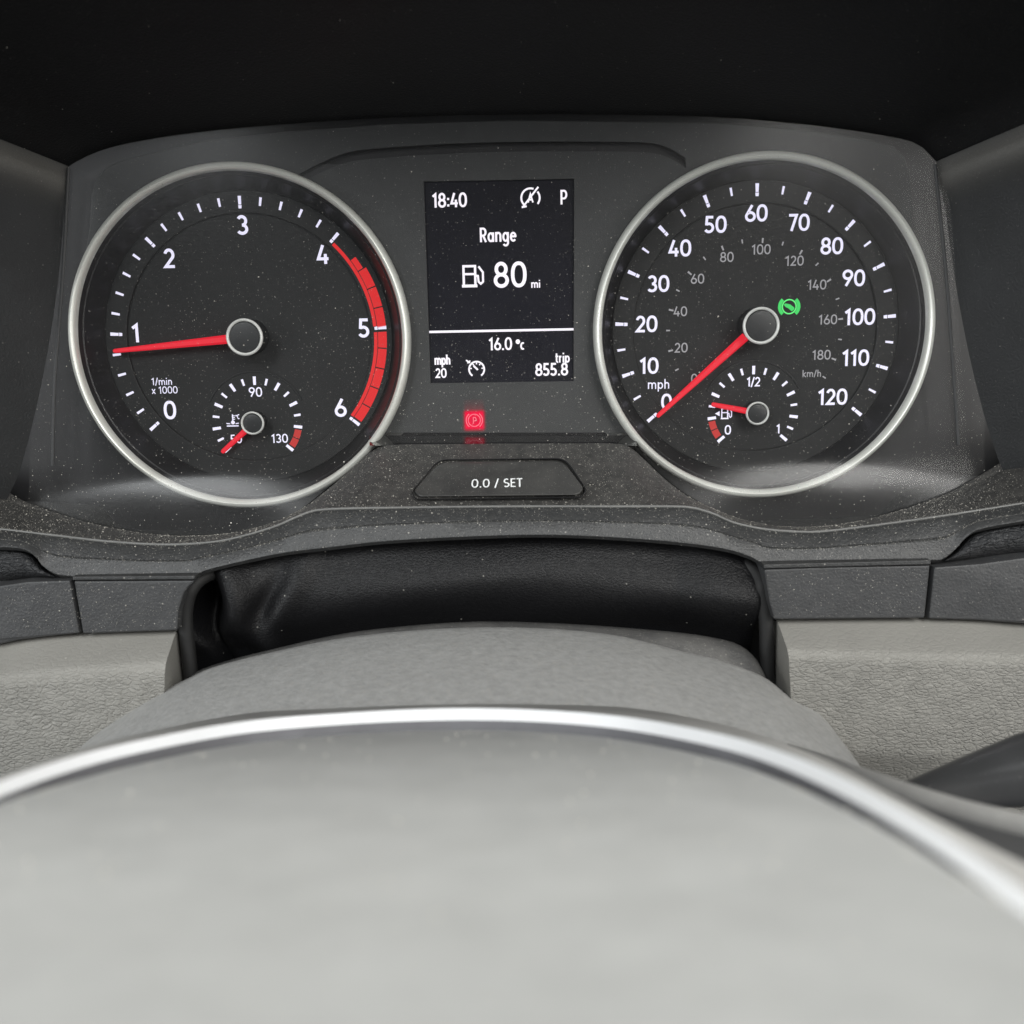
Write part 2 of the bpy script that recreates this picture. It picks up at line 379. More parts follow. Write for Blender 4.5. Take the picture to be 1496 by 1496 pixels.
# ------------------------------------------------------------------ lettering: a stroke alphabet, cap height 1
def el(cx, cy, rx, ry, a0, a1, n=22): return [(cx + rx * math.cos(R(a0 + (a1 - a0) * i / n)), cy + ry * math.sin(R(a0 + (a1 - a0) * i / n))) for i in range(n + 1)]
def ring(cx, cy, rx, ry, n=36, p=2.3):
    o = []
    for i in range(n):
        a = 2 * math.pi * i / n; c, s_ = math.cos(a), math.sin(a)
        o.append((cx + rx * math.copysign(abs(c) ** (2 / p), c), cy + ry * math.copysign(abs(s_) ** (2 / p), s_)))
    return ('c', o)
G = {
 '0': (.68, [ring(.34, .5, .26, .43)]), '1': (.46, [[(.06, .75), (.29, .91), (.29, 0)]]),
 '2': (.62, [el(.3, .68, .21, .25, 165, -38) + [(.09, .07), (.57, .07)]]),
 '3': (.62, [el(.28, .71, .21, .22, 150, -90), el(.28, .285, .24, .215, 90, -150)]),
 '4': (.66, [[(.34, .98), (.08, .27), (.62, .27)], [(.46, .52), (.46, 0)]]),
 '5': (.63, [[(.54, .93), (.16, .93), (.13, .53)] + el(.28, .305, .24, .24, 115, -150)]),
 '6': (.66, [[(.44, .97), (.14, .44)], ring(.34, .3, .25, .235, p=2)]),
 '7': (.58, [[(.04, .93), (.5, .93), (.2, 0)]]), '8': (.66, [ring(.33, .715, .205, .215, p=2), ring(.33, .285, .25, .22, p=2)]),
 '9': (.66, [[(.22, .03), (.52, .56)], ring(.32, .7, .25, .235, p=2)]),
 '/': (.42, [[(.05, -.06), (.36, 1.0)]]), '.': (.26, [[(.13, 0), (.13, .15)]]), ':': (.28, [[(.14, .06), (.14, .21)], [(.14, .5), (.14, .65)]]),
 ' ': (.3, []), '-': (.4, [[(.05, .42), (.33, .42)]]), '\u00b0': (.34, [ring(.16, .72, .09, .09, 16, 2)]),
 'm': (.96, [[(.1, 0), (.1, .68)], [(.1, .4)] + el(.29, .42, .18, .2, 175, 0) + [(.47, 0)], [(.47, .4)] + el(.66, .42, .18, .2, 175, 0) + [(.84, 0)]]),
 'n': (.6, [[(.1, 0), (.1, .68)], [(.1, .4)] + el(.29, .42, .19, .2, 175, 0) + [(.48, 0)]]),
 'h': (.6, [[(.1, 0), (.1, 1)], [(.1, .4)] + el(.29, .42, .19, .2, 175, 0) + [(.48, 0)]]),
 'r': (.42, [[(.1, 0), (.1, .68)], [(.1, .38)] + el(.32, .38, .22, .23, 175, 90)]),
 'p': (.64, [[(.1, -.28), (.1, .68)], ring(.33, .33, .21, .28, p=2)]), 'i': (.24, [[(.11, 0), (.11, .66)], [(.11, .82), (.11, .97)]]),
 't': (.42, [[(.16, .92)] + el(.33, .2, .17, .15, 180, 280), [(.02, .63), (.38, .63)]]), 'k': (.56, [[(.1, 0), (.1, 1)], [(.5, .66), (.14, .32), (.52, 0)]]),
 'x': (.52, [[(.05, 0), (.46, .66)], [(.05, .66), (.46, 0)]]), 'a': (.62, [ring(.29, .33, .2, .27, p=2), [(.5, .66), (.5, 0)]]),
 'g': (.62, [ring(.29, .33, .2, .27, p=2), [(.5, .66)] + el(.29, -.06, .21, .2, 0, -150)]), 'e': (.6, [[(.1, .36), (.5, .36)] + el(.3, .33, .21, .27, 8, 320)]),
 'c': (.52, [el(.3, .33, .2, .27, 55, 305)]), 'C': (.64, [el(.36, .5, .27, .43, 50, 310)]), 'R': (.64, [[(.1, 0), (.1, .93)] + [(.3, .93)] + el(.32, .69, .2, .24, 90, -90) + [(.1, .45)], [(.3, .45), (.54, 0)]]),
 'P': (.6, [[(.1, 0), (.1, .93), (.3, .93)] + el(.32, .67, .2, .26, 90, -90) + [(.1, .41)]]), 'A': (.68, [[(.04, 0), (.33, .98), (.62, 0)], [(.14, .3), (.52, .3)]]),
 'S': (.58, [el(.29, .7, .2, .23, 40, 235) + el(.29, .28, .22, .22, 55, -145)]), 'E': (.54, [[(.5, .93), (.1, .93), (.1, .07), (.5, .07)], [(.1, .5), (.45, .5)]]),
 'T': (.56, [[(.01, .93), (.55, .93)], [(.28, .93), (.28, 0)]]),
}
def text_mb(s, h, wd=.14, xs=1.0, gap=0.06, mb=None, off=(0, 0), z=0.0):
    mb = mb or MB()
    total = sum(G[c][0] + gap for c in s) - gap
    x = -total / 2; k = 0
    for c in s:
        adv, st = G[c]
        for t in st:
            closed = isinstance(t, tuple)
            pts = [(off[0] + (x + px) * h * xs, off[1] + (py - .5) * h) for px, py in (t[1] if closed else t)]
            mb.ribbon(pts, wd * h, z + 0.006 * (k % 4), closed); k += 1
        x += adv + gap
    return mb
def lettering(name, s, px, py, n, h, mat, parent, wd=.14, xs=1.0, gap=.06, ang=0.0):
    me = local_mesh(text_mb(s, h, wd, xs, gap), name, mat)
    p = at(px, py, n); return place(me, name, parent, p, ang)

# ------------------------------------------------------------------ dashboard carcass behind everything
b = MB()
b.grid([[(-420, 150, -40), (420, 150, -40)], [(-420, -330, -40), (420, -330, -40)]])
b.grid([[(-420, -330, -40), (420, -330, -40)], [(-420, -330, 30), (420, -330, 30)]])
tag(b.build('dashboard_wall', M['back']), kind='structure')

# ------------------------------------------------------------------ binnacle hood: underside, outer skin and the two side walls
TOP = [(60, 275), (100, 243), (150, 219), (220, 203), (300, 192), (420, 181), (560, 172), (740, 167), (900, 167), (1050, 171), (1180, 182), (1280, 196), (1340, 210), (1368, 236), (1400, 262)]
hood = thing('binnacle_hood', (0, 70, 20), 'matte black hood arching over both dials along the top', 'dashboard hood')
xs = np.linspace(60, 1400, 80)
top = byx(TOP, xs)
def hood_row(s, extra=0.0):             # s 0 at the cluster .. 1 at the brow towards the driver
    r = []
    for x, y in zip(xs, top):
        p = at(x, y, 2.0)
        u = (x - 735) / 640.0
        r.append((p[0] * (1 + 0.42 * s), p[1] + s * (24 + 3 * math.cos(u * 1.5)) + extra, 2 + 128 * s))
    return r
hood_rows = [[np.array(p) - (0, .1, 0) for p in hood_row(s)] for s in np.linspace(0, 1, 14)]
b = MB(); b.grid([hood_row(s)[::-1] for s in np.linspace(0, 1, 14)])
b.grid([hood_row(1.0), hood_row(1.02, 6), hood_row(0.98, 14), hood_row(0.5, 22), hood_row(-0.3, 26)][::-1])
b.build('hood_shell', M['hood'], hood)
for sgn in (-1, 1):
    # side wall: from the frame of the cluster outwards to the brow's end
    if sgn < 0:
        inner = [(100, 243), (95, 300), (86, 400), (72, 500), (52, 600), (28, 690), (10, 730)]
    else:
        inner = [(1368, 236), (1380, 300), (1394, 400), (1412, 500), (1436, 600), (1462, 680), (1480, 712)]
    q = spline(inner, 240); q = q[[int(239 * t ** 1.8) for t in np.linspace(0, 1, 60)]]
    b = MB(); rows = []; wg = []
    for s in np.linspace(0, 1, 16):
        r = []
        for i, (x, y) in enumerate(q):
            v = (i / 59.0) ** 1.8; p = at(x, y, 3 + 14 * v ** 2)
            pt = at(100 if sgn < 0 else 1368, 243 if sgn < 0 else 236, 2.0)
            dy = 24 * s * (1 - v) - 3 * s * v
            e = 3.0 * math.exp(-((v - .065) / 0.045) ** 2) * min(1, 8 * s + .2)
            if s == 0: wg.append(v)
            r.append((p[0] + sgn * (abs(pt[0]) * 0.42 * s * (1 - 0.25 * v) - e), p[1] + dy, p[2] + (118 - 50 * v) * s))
        rows.append(r if sgn > 0 else r[::-1])
    b.grid(rows)
    gv = [math.exp(-((v - .05) / .05) ** 2) for v in wg]  # mask of the painted corner highlight
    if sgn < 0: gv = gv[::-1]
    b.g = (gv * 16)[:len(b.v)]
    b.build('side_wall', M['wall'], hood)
    # slim inner frame strip beside the lens
    b = MB()
    line = [(100, 246), (92, 400), (80, 560), (77, 680)] if sgn < 0 else [(1366, 240), (1382, 400), (1394, 560), (1400, 650)]
    pts = [at(x, y, 5.0) for x, y in spline(line, 24)]
    b.tube(pts, 0.55, 10)
    b.build('frame_strip', M['side'], hood)

# ------------------------------------------------------------------ faceplate with the two dial openings and the display opening
DL, DR = (-86.2, -1.2), (86.2, -1.4)
NA, ND, NF = -12.0, -13.2, -4.0
plate = thing('instrument_faceplate', (0, 0, -5), 'dark grey faceplate between and around the two silver ringed dials', 'instrument panel')
def circ(c, r, n=120): return [(c[0] + r * math.cos(2*math.pi*i/n), c[1] + r * math.sin(2*math.pi*i/n)) for i in range(n)]
def pxl(pts, n): return [tuple(at(x, y, n)[:2]) for x, y in pts]
outer = pxl([(131, 330), (133, 285), (140, 262), (156, 244), (185, 232), (300, 205), (420, 192), (560, 181), (740, 175), (1050, 179), (1180, 190), (1270, 204), (1306, 214), (1322, 230), (1330, 255), (1334, 330)], NF) + [(DR[0] + 55.9 * math.cos(R(a)), DR[1] + 55.9 * math.sin(R(a))) for a in np.linspace(20, -138, 60)] + pxl([(920, 700), (560, 700)], NF) + [(DL[0] + 55.9 * math.cos(R(a)), DL[1] + 55.9 * math.sin(R(a))) for a in np.linspace(-42, -200, 60)]
scr = pxl([(619, 265), (839, 261), (838, 557), (629, 560)], NF)
groove_c = spline([(436, 262), (462, 248), (500, 232), (530, 226), (640, 218), (740, 214.5), (860, 214), (945, 215.5), (975, 222), (1002, 238)], 60)
gl_up = [(x, y - 7.2) for x, y in groove_c]; gl_dn = [(x, y + 7.2) for x, y in groove_c][::-1]
groove = pxl(gl_up + gl_dn, NF)
b = MB(); b.plate(outer, NF, 5, 0.3, holes=[circ(DL, 54.6), circ(DR, 54.6), scr, groove]); b.build('faceplate', M['face'], plate, angle=20)
b = MB(); b.poly([pxl([(20, 160), (1460, 140), (1520, 860), (1180, 860), (1000, 800), (900, 720), (570, 720), (450, 800), (300, 870), (-60, 870)], -6), circ(DL, 54.9), circ(DR, 54.9), pxl([(600, 250), (860, 246), (860, 572), (610, 575)], -6), pxl([(415, 186), (1045, 186), (1045, 238), (415, 240)], -6)], -6); b.build('surround_floor', M['well'], plate)
b = MB(); b.poly([pxl([(437, 200), (1010, 200), (1012, 246), (985, 240), (940, 233), (500, 247), (470, 262), (439, 262)], -7.5)], -7.5); b.build('groove_floor', M['groove'], plate)
# parking brake warning lamp in the faceplate
lc = at(693, 614, NF + 0.08)
lamp = MB(); gx = np.linspace(-4.6, 4.6, 25); gy = np.linspace(-4.4, 7.0, 29); gid = {}
def fall(x, y):                          # the lamp's light leaks softly round its window and upwards
    a = 1 / (1 + math.exp((abs(x) - 3.2) / .22)); c = 1 / (1 + math.exp((y - 3.1) / .25)) / (1 + math.exp((-y - 3.1) / .25))
    up = .16 * math.exp(-max(0, y - 3) / 1.6) if y > 3 else 0
    return a * max(c * (1 - .35 * math.exp(-((x * x + y * y) / 2.6))), up)
for i, yy in enumerate(gy):
    for j, xx in enumerate(gx): gid[i, j] = lamp.vert((lc[0] + xx, lc[1] + yy, NF + 0.08), fall(xx, yy))
for i in range(len(gy) - 1):
    for j in range(len(gx) - 1): lamp.face(gid[i, j], gid[i, j + 1], gid[i + 1, j + 1], gid[i + 1, j])
lampo = lamp.build('parking_brake_lamp', M['lampglow'], plate, smooth=False)
b = MB(); z = NF + 0.14
b.ribbon(circ(lc, 2.05, 40), 0.32, z, True)
for a0 in (-52, 128): b.ribbon([(lc[0] + 2.75 * math.cos(R(a)), lc[1] + 2.75 * math.sin(R(a))) for a in np.linspace(a0, a0 + 104, 20)], 0.34, z)
text_mb('P', 2.2, .15, 1.0, mb=b, off=(lc[0] + .1, lc[1]), z=z)
b.build('lamp_symbol', M['lampline'], lampo, smooth=False)

# ------------------------------------------------------------------ gauges
def tick_mesh(name, segs, wd, mat, taper=0.85):
    b = MB()
    for r0, r1 in segs:
        i = [b.vert(p) for p in ((r0, -wd / 2 * taper, 0), (r1, -wd / 2, 0), (r1, wd / 2, 0), (r0, wd / 2 * taper, 0))]; b.face(*i)
    return local_mesh(b, name, mat)
def sector(c, r0, r1, a0, a1, z, n=10):
    b = MB(); rows = [[(c[0] + r * math.cos(R(a0 + (a1 - a0) * j / n)), c[1] + r * math.sin(R(a0 + (a1 - a0) * j / n)), z) for j in range(n + 1)] for r in (r0, r1)]
    b.grid(rows); return b
def gauge_body(name, c, label):
    t = thing(name, (c[0], c[1], -16), label, 'dial gauge')
    b = MB(); ids = b.lathe(c, [(55.0, -6), (56.0, -4), (56.15, -1), (55.95, 0.8), (55.3, 2.0), (54.5, 2.3), (53.8, 1.9), (53.35, 0.6), (53.3, -1.2)]); b.build('bezel_ring', M['ring'], t, angle=50)
    b = MB(); b.lathe(c, [(53.4, -0.6), (52.6, -2.6), (52.2, -2.9), (51.9, -4.0), (49.4, -11.6), (48.9, NA - 0.3), (48.6, NA)]); b.build('dial_well', M['well'], t, angle=20)
    b = MB(); ids = b.lathe(c, [(48.9, NA - 0.35), (48.6, NA), (41.8, NA), (41.55, NA - 0.15), (41.45, ND), (0.5, ND)]); b.cap(ids[-1]); b.build('dial_face', M['dial'], t, angle=20)
    return t
def needle(name, base, ang, r0, r1, w0, w1, z, parent):
    b = MB()
    pr = [(-1, 0), (-0.55, 0.8), (0.55, 0.8), (1, 0)]
    rows = []
    for r, wd, hh in ((r0, w0, 1.3), ((r0 + r1) / 2, (w0 + w1) / 2, 1.1), (r1 - 0.6, w1, 0.8), (r1, w1 * 0.7, 0.5)):
        rows.append([(r, u * wd / 2, k * hh) for u, k in pr] + [(r, 0, -0.3)])
    ids = b.grid(rows, closed=True); b.face(*ids[0][::-1]); b.face(*ids[-1])
    me = local_mesh(b, name, M['red']); me.materials[0] = M['red']
    return place(me, name, parent, (base[0], base[1], z), ang)
def hub(c, r, z0, z1, parent, rw):
    b = MB(); b.lathe(c, [(r - 0.5, z1 - 1.3), (r - .06, z1 - 1.2), (r, z1 - 0.7), (r - 0.12, z1 - 0.25), (r - rw / 2, z1), (r - rw + 0.1, z1 - 0.25), (r - rw, z1 - 0.9)], 64); b.build('hub_ring', M['hubring'], parent, angle=60)
    b = MB(); ids = b.lathe(c, [(r - rw + 0.02, z1 - 1.0), (r - rw - 0.3, z1 - 0.6), (r * 0.5, z1 - 0.45), (0.4, z1 - 0.42)], 64); b.cap(ids[-1]); b.build('hub_cap', M['cap'], parent)
    b = MB(); b.lathe(c, [(r - rw * .2, z0), (r - rw * .6, z0 + 1), (r - rw * .6, z1 - 1.2)], 64); b.build('hub_base', M['well'], parent)
zT = 540 / 1496
T = lambda x, y: (80 + x * zT, 220 + y * zT)
V = lambda x, y: (850 + x * zT, 200 + y * zT)
NP = NA + 0.05; NQ = ND + 0.05

# ---- tachometer
tach = gauge_body('tachometer', DL, 'left dial with silver ring, numerals 0 to 6 and red zone')
ta = lambda v: R(220 - 43.27 * v)
mj = tick_mesh('tick', [(42.95, 44.0), (44.2, 47.0)], 1.12, M['lit']); mn = tick_mesh('tick', [(44.1, 46.9)], 0.86, M['lit'])
for i in range(31):
    v = i * 0.2
    if i % 5 == 0: place(mj, 'tick', tach, (DL[0], DL[1], NP), ta(v))
    elif v < 4: place(mn, 'tick', tach, (DL[0], DL[1], NP), ta(v))
a_ = lambda v: 220 - 43.27 * v
for v0, v1, r0, r1 in [(4.03, 4.98, 42.6, 43.75), (5.04, 5.97, 42.6, 43.75), (4.27, 4.395, 43.95, 45.9)] + [(4.4 + .2 * k + .006, 4.6 + .2 * k - .006, 43.95, 46.9) for k in range(3)] + [(5.04, 5.194, 43.95, 46.9)] + [(5.2 + .2 * k + .006, 5.4 + .2 * k - .006 - (.03 if k == 3 else 0), 43.95, 46.9) for k in range(4)]:
    if v0 < 5 < v1: v1 = 4.965
    sector(DL, r0, r1, a_(v1), a_(v0), NP, 14).build('red_zone_block', M['zone'], tach, smooth=False)
for s, x, y in (('0', 466, 1050), ('1', 328, 738), ('2', 464, 436), ('3', 760, 301), ('4', 1085, 420), ('5', 1251, 718), ('6', 1156, 1040)):
    lettering('numeral', s, *T(x, y), NQ, 6.3, M['lit'], tach, wd=.158)
lettering('unit_lettering', '1/min', *T(433, 934), NQ, 2.5, M['lit'], tach, wd=.12, gap=.05)
lettering('unit_lettering', 'x 1000', *T(445, 969), NQ, 2.5, M['lit'], tach, wd=.12, gap=.05)
HL = at(*T(767, 755), -3.0)[:2]
tip = at(165, 513, -8)
needle('needle', HL, math.atan2(tip[1] - HL[1], tip[0] - HL[0]), 4.5, math.hypot(tip[0] - HL[0], tip[1] - HL[1]), 3.1, 1.4, -8.4, tach)
hub(HL, 6.15, ND, -2.6, tach, 1.0)

def subgauge(name, parent, cpx, rr, hubpx, tiptip, zone, tip_r, label):
    c = at(*cpx, ND)[:2]
    o = bpy.data.objects.new(name, None); o.empty_display_size = .005; col.objects.link(o); o.parent = parent; o.location = world((c[0], c[1], ND)) - parent_loc(parent); o['label'] = label
    # recessed disc edge: a fine raised circle
    b = MB(); b.lathe(c, [(rr + 2.1, ND), (rr + 1.95, ND + .35), (rr + 1.6, ND + .35), (rr + 1.45, ND + .02)], 90, 25, 155); b.build('edge_line', M['well'], o, angle=20)
    j = tick_mesh('tick', [(rr - 2.9, rr)], 1.05, M['lit'], .9); k = tick_mesh('tick', [(rr - 2.6, rr - .3)], 0.8, M['lit'], .9)
    for i in range(17):
        if i in zone[1]: continue
        place(j if i % 2 == 0 else k, 'tick', o, (c[0], c[1], NQ), R(220.5 - i * 16.31))
    a = lambda i: 220.5 - i * 16.31
    for i0, i1 in zone[0]:
        sector(c, rr - 2.4, rr - .1, a(i1), a(i0), NQ, 5).build('red_zone_block', M['zonedim'], o, smooth=False)
    h = at(*hubpx, -7.5)[:2]; tp = at(*tiptip, -10.3)
    needle('needle', h, math.atan2(tp[1] - h[1], tp[0] - h[0]), 2.5, math.hypot(tp[0] - h[0], tp[1] - h[1]), 2.1, 1.5, -10.5, o)
    hub(h, 4.0, ND, -7.2, o, 0.72)
    return o, c
K1 = lambda x, y: (280 + x * .12032, 530 + y * .12032)
cool, cc = subgauge('coolant_gauge', tach, (375.6, 616.5), 15.65, K1(735, 735), K1(365, 1090), ([(14.25, 14.95), (15.03, 15.75)], (15,)), 14, 'small coolant temperature gauge marked 50, 90 and 130')
lettering('numeral', '90', *K1(775, 355), NQ, 3.3, M['lit'], cool, wd=.14); lettering('numeral', '130', *K1(1068, 918), NQ, 3.1, M['lit'], cool, wd=.14); lettering('numeral', '50', *K1(540, 925), NQ, 3.0, M['lit'], cool, wd=.14)
b = MB(); q = at(*K1(500, 700), NQ)
b.ribbon([(q[0], q[1] - 1.0), (q[0], q[1] + 2.1)], .42, 0); b.ribbon(circ((q[0], q[1] - 0.7), .42, 14), .5, .004, True)
for dy in (.4, 1.0, 1.6): b.ribbon([(q[0] + .1, q[1] + dy), (q[0] + .75, q[1] + dy)], .28, .008)
b.ribbon([(q[0] - 2.2, q[1] - 1.9), (q[0] + 1.9, q[1] - 1.9)], .42, .0); b.ribbon([(q[0] - 2.3, q[1] - 1.0), (q[0] - 1.0, q[1] - 1.15)], .36, .0); b.ribbon([(q[0] + .9, q[1] - 1.15), (q[0] + 2.0, q[1] - 1.0)], .36, .0)
text_mb('\u00b0C', 1.7, .17, .8, mb=b, off=(q[0] + 1.75, q[1] + 1.25), z=.0)
b.v = [(x, y, z + NQ) for x, y, z in b.v]; b.build('thermometer_symbol', M['lit'], cool, smooth=False)

# ---- speedometer
spd = gauge_body('speedometer', DR, 'right dial with silver ring marked mph from 0 to 120', )
sa = lambda v: R(219.9 - 2.157 * v)
mj = tick_mesh('tick', [(43.6, 44.75), (44.95, 47.75)], 1.22, M['lit'], .8); mn = tick_mesh('tick', [(44.7, 47.4)], 0.8, M['lit'])
for i in range(25): place(mj if i % 2 == 0 else mn, 'tick', spd, (DR[0], DR[1], NP), sa(i * 5))
k1 = tick_mesh('kilometre_tick', [(28.6, 30.2)], 0.62, M['dim']); k2 = tick_mesh('kilometre_tick', [(28.9, 30.2)], 0.5, M['dim'])
for i in range(20): 
    if i not in (0,): place(k1 if i % 2 == 0 else k2, 'kilometre_tick', spd, (DR[0], DR[1], NQ), R(219.9 - 1.340 * 10 * i))
for s, x, y in (('0', 343, 1072), ('10', 272, 926), ('20', 262, 757), ('30', 310, 594), ('40', 397, 450), ('50', 541, 354), ('60', 706, 308), ('70', 879, 346), ('80', 1012, 441), ('90', 1101, 571), ('100', 1125, 728), ('110', 1108, 894), ('120', 1015, 1052)):
    lettering('numeral', s, *V(x, y), NQ, 5.5, M['lit'], spd, wd=.16, gap=.05)
for s, x, y in (('0', 455, 978), ('20', 402, 853), ('40', 399, 706), ('60', 468, 574), ('80', 587, 486), ('100', 726, 455), ('120', 861, 501), ('140', 952, 598), ('160', 996, 739), ('180', 970, 882)):
    lettering('kilometre_numeral', s, *V(x, y), NQ, 3.35, M['dim'], spd, wd=.13)
lettering('unit_lettering', 'mph', *V(311, 1000), NQ, 3.3, M['lit'], spd, wd=.12)
lettering('unit_lettering', 'km/h', *V(931, 957), NQ, 2.4, M['dim'], spd, wd=.13)
HR = at(*V(727, 764), -3.0)[:2]; tip = at(960, 609, -8)
needle('needle', HR, math.atan2(tip[1] - HR[1], tip[0] - HR[0]), 4.5, math.hypot(tip[0] - HR[0], tip[1] - HR[1]), 3.1, 1.5, -8.4, spd)
hub(HR, 6.15, ND, -2.6, spd, 1.0)
K2 = lambda x, y: (1010 + x * .12701, 520 + y * .12701)
fuel, fc = subgauge('fuel_gauge', spd, (1099.8, 601.5), 15.75, K2(765, 662), K2(235, 556), ([(.3, .97), (1.05, 1.75)], (1,)), 14, 'small fuel gauge marked 0, 1/2 and 1')
lettering('numeral', '1/2', *K2(715, 297), NQ, 3.2, M['lit'], fuel, wd=.15, gap=.0); lettering('numeral', '0', *K2(420, 850), NQ, 3.3, M['lit'], fuel, wd=.15); lettering('numeral', '1', *K2(1000, 838), NQ, 3.2, M['lit'], fuel, wd=.15)
def pump(b, q, s, z):
    b.ribbon([(q[0] - 1.0*s, q[1] - 1.1*s), (q[0] - 1.0*s, q[1] + 1.3*s), (q[0] + .5*s, q[1] + 1.3*s), (q[0] + .5*s, q[1] - 1.1*s)], .3*s, z)
    b.ribbon([(q[0] - 1.25*s, q[1] - 1.2*s), (q[0] + .75*s, q[1] - 1.2*s)], .36*s, z + .004); b.ribbon([(q[0] - .9*s, q[1] + .3*s), (q[0] + .4*s, q[1] + .3*s)], .28*s, z + .008)
    b.ribbon([(q[0] + .55*s, q[1] + .1*s), (q[0] + .85*s, q[1] + .05*s), (q[0] + .92*s, q[1] - .7*s), (q[0] + 1.2*s, q[1] - .95*s), (q[0] + 1.5*s, q[1] - .7*s), (q[0] + 1.5*s, q[1] + .5*s), (q[0] + .95*s, q[1] + 1.25*s)], .26*s, z + .012)
b = MB(); q = at(*K2(395, 665), NQ); pump(b, (q[0], q[1]), 1.35, NQ)
i = [b.vert((q[0] + dx, q[1] + dy, NQ)) for dx, dy in ((-3.7, .1), (-2.1, -.8), (-2.1, 1.0))]; b.face(*i)
b.build('pump_symbol', M['lit'], fuel, smooth=False)
# green foot brake lamp
g0 = at(1153, 448, NQ); b = MB()
for a0 in (-48, 132): b.ribbon([(g0[0] + 3.25 * math.cos(R(a)), g0[1] + 3.25 * math.sin(R(a)) * .98) for a in np.linspace(a0, a0 + 96, 20)], 1.15, NQ)
b.poly([[(g0[0] - 1.9, g0[1] + .75), (g0[0] - 1.3, g0[1] + 1.1), (g0[0] + .3, g0[1] + .75), (g0[0] + 1.7, g0[1] - .3), (g0[0] + 1.8, g0[1] - .9), (g0[0] + .9, g0[1] - 1.6), (g0[0] - .2, g0[1] - .6), (g0[0] - 1.2, g0[1] - .1)]], NQ)
gl = b.build('foot_brake_lamp', M['green'], spd, smooth=False)
b = MB(); b.ribbon(circ(g0, 2.35, 40), .42, NQ + .02, True); b.build('lamp_symbol', M['greenline'], gl, smooth=False)

# ------------------------------------------------------------------ information display
disp = thing('information_display', tuple(at(733, 412, -8)), 'tall dark screen between the dials showing range 80 mi', 'display')
NS = -5.2
b = MB(); b.poly([pxl([(612, 258), (846, 254), (845, 564), (622, 567)], NS)], NS); b.build('screen', M['screen'], disp, smooth=False)
NX = NS + .08
C3 = lambda x, y: (560 + x * .22727, 180 + y * .22727)
C4 = lambda x, y: (560 + x * .22727, 460 + y * .22727)
lettering('clock_lettering', '18:40', *C3(425, 494), NX, 4.6, M['lcd'], disp, wd=.155, xs=.84, gap=.05)
lettering('gear_lettering', 'P', *C3(1160, 475), NX, 4.6, M['lcd'], disp, wd=.14, xs=.82)
lettering('range_lettering', 'Range', *C3(738, 716), NX, 4.6, M['lcd'], disp, wd=.145, xs=.80, gap=.05)
lettering('range_numeral', '80', *C3(815, 973), NX, 8.4, M['lcd'], disp, wd=.14, xs=.92, gap=.08)
lettering('range_unit', 'mi', *C3(980, 1032), NX, 2.6, M['lcd'], disp, wd=.17, xs=.95, gap=.05)
lettering('temperature_lettering', '16.0', *C3(752, 1418), NX, 4.2, M['lcd'], disp, wd=.15, xs=.84, gap=.05)
lettering('temperature_unit', '\u00b0', *C3(866, 1424), NX, 4.6, M['lcd'], disp, wd=.16, xs=.9)
lettering('temperature_unit', 'c', *C3(894, 1420), NX, 3.6, M['lcd'], disp, wd=.16, xs=.8)
lettering('limit_lettering', 'mph', *C4(380, 288), NX, 3.3, M['lcd'], disp, wd=.17, xs=.70, gap=.04)
lettering('limit_lettering', '20', *C4(371, 374), NX, 3.2, M['lcd'], disp, wd=.16, xs=.86, gap=.05)
lettering('trip_lettering', 'trip', *C4(1152, 274), NX, 3.3, M['lcd'], disp, wd=.16, xs=.78, gap=.05)
lettering('trip_lettering', '855.8', *C4(1082, 350), NX, 4.2, M['lcd'], disp, wd=.16, xs=.86, gap=.05)
b = MB(); p, q = at(627, 485, NX), at(839.3, 481, NX); b.ribbon([(p[0], p[1]), (q[0], q[1])], .75, NX); b.build('divider_line', M['lcd'], disp, smooth=False)
b = MB(); q = at(*C3(572, 985), NX); pump(b, (q[0] - .3, q[1]), 2.55, NX); b.build('pump_symbol', M['lcd'], disp, smooth=False)
q = at(*C3(946, 480), NX); b = MB()
b.ribbon([(q[0] + 3.0 * math.cos(R(a)), q[1] + 3.0 * math.sin(R(a))) for a in np.linspace(-40, 40, 12)], .62, NX); b.ribbon([(q[0] + 3.0 * math.cos(R(a)), q[1] + 3.0 * math.sin(R(a))) for a in np.linspace(70, 222, 22)], .62, NX + .004)
text_mb('A', 2.9, .19, .95, mb=b, off=(q[0], q[1]), z=NX + .008); b.ribbon([(q[0] - 2.6, q[1] - 2.9), (q[0] + 2.6, q[1] + 3.4)], .6, NX + .03); b.ribbon([(q[0] - 2.9, q[1] - 2.9), (q[0] - 1.3, q[1] - 2.6)], .6, NX + .02)
b.build('stop_start_symbol', M['lcd'], disp, smooth=False)
q = at(*C4(600, 350), NX); b = MB()
b.ribbon([(q[0] + 2.55 * math.cos(R(a)), q[1] + 2.55 * math.sin(R(a))) for a in np.linspace(-55, 235, 34)], .58, NX)
for a in (10, 55, 90, 125, 170): b.ribbon([(q[0] + r * math.cos(R(a)), q[1] + r * math.sin(R(a))) for r in (1.65, 2.2)], .42, NX + .004)
b.ribbon([(q[0] - 1.0, q[1] + 1.2), (q[0] + .4, q[1] - .2)], .62, NX + .008); b.ribbon([(q[0] - 3.5, q[1] + 3.1), (q[0] - 2.4, q[1] + 2.4)], .5, NX + .008); b.ribbon([(q[0] - 3.1, q[1] + 2.2), (q[0] - 2.3, q[1] + 2.3), (q[0] - 2.2, q[1] + 3.0)], .4, NX + .012)
b.build('cruise_symbol', M['lcd'], disp, smooth=False)

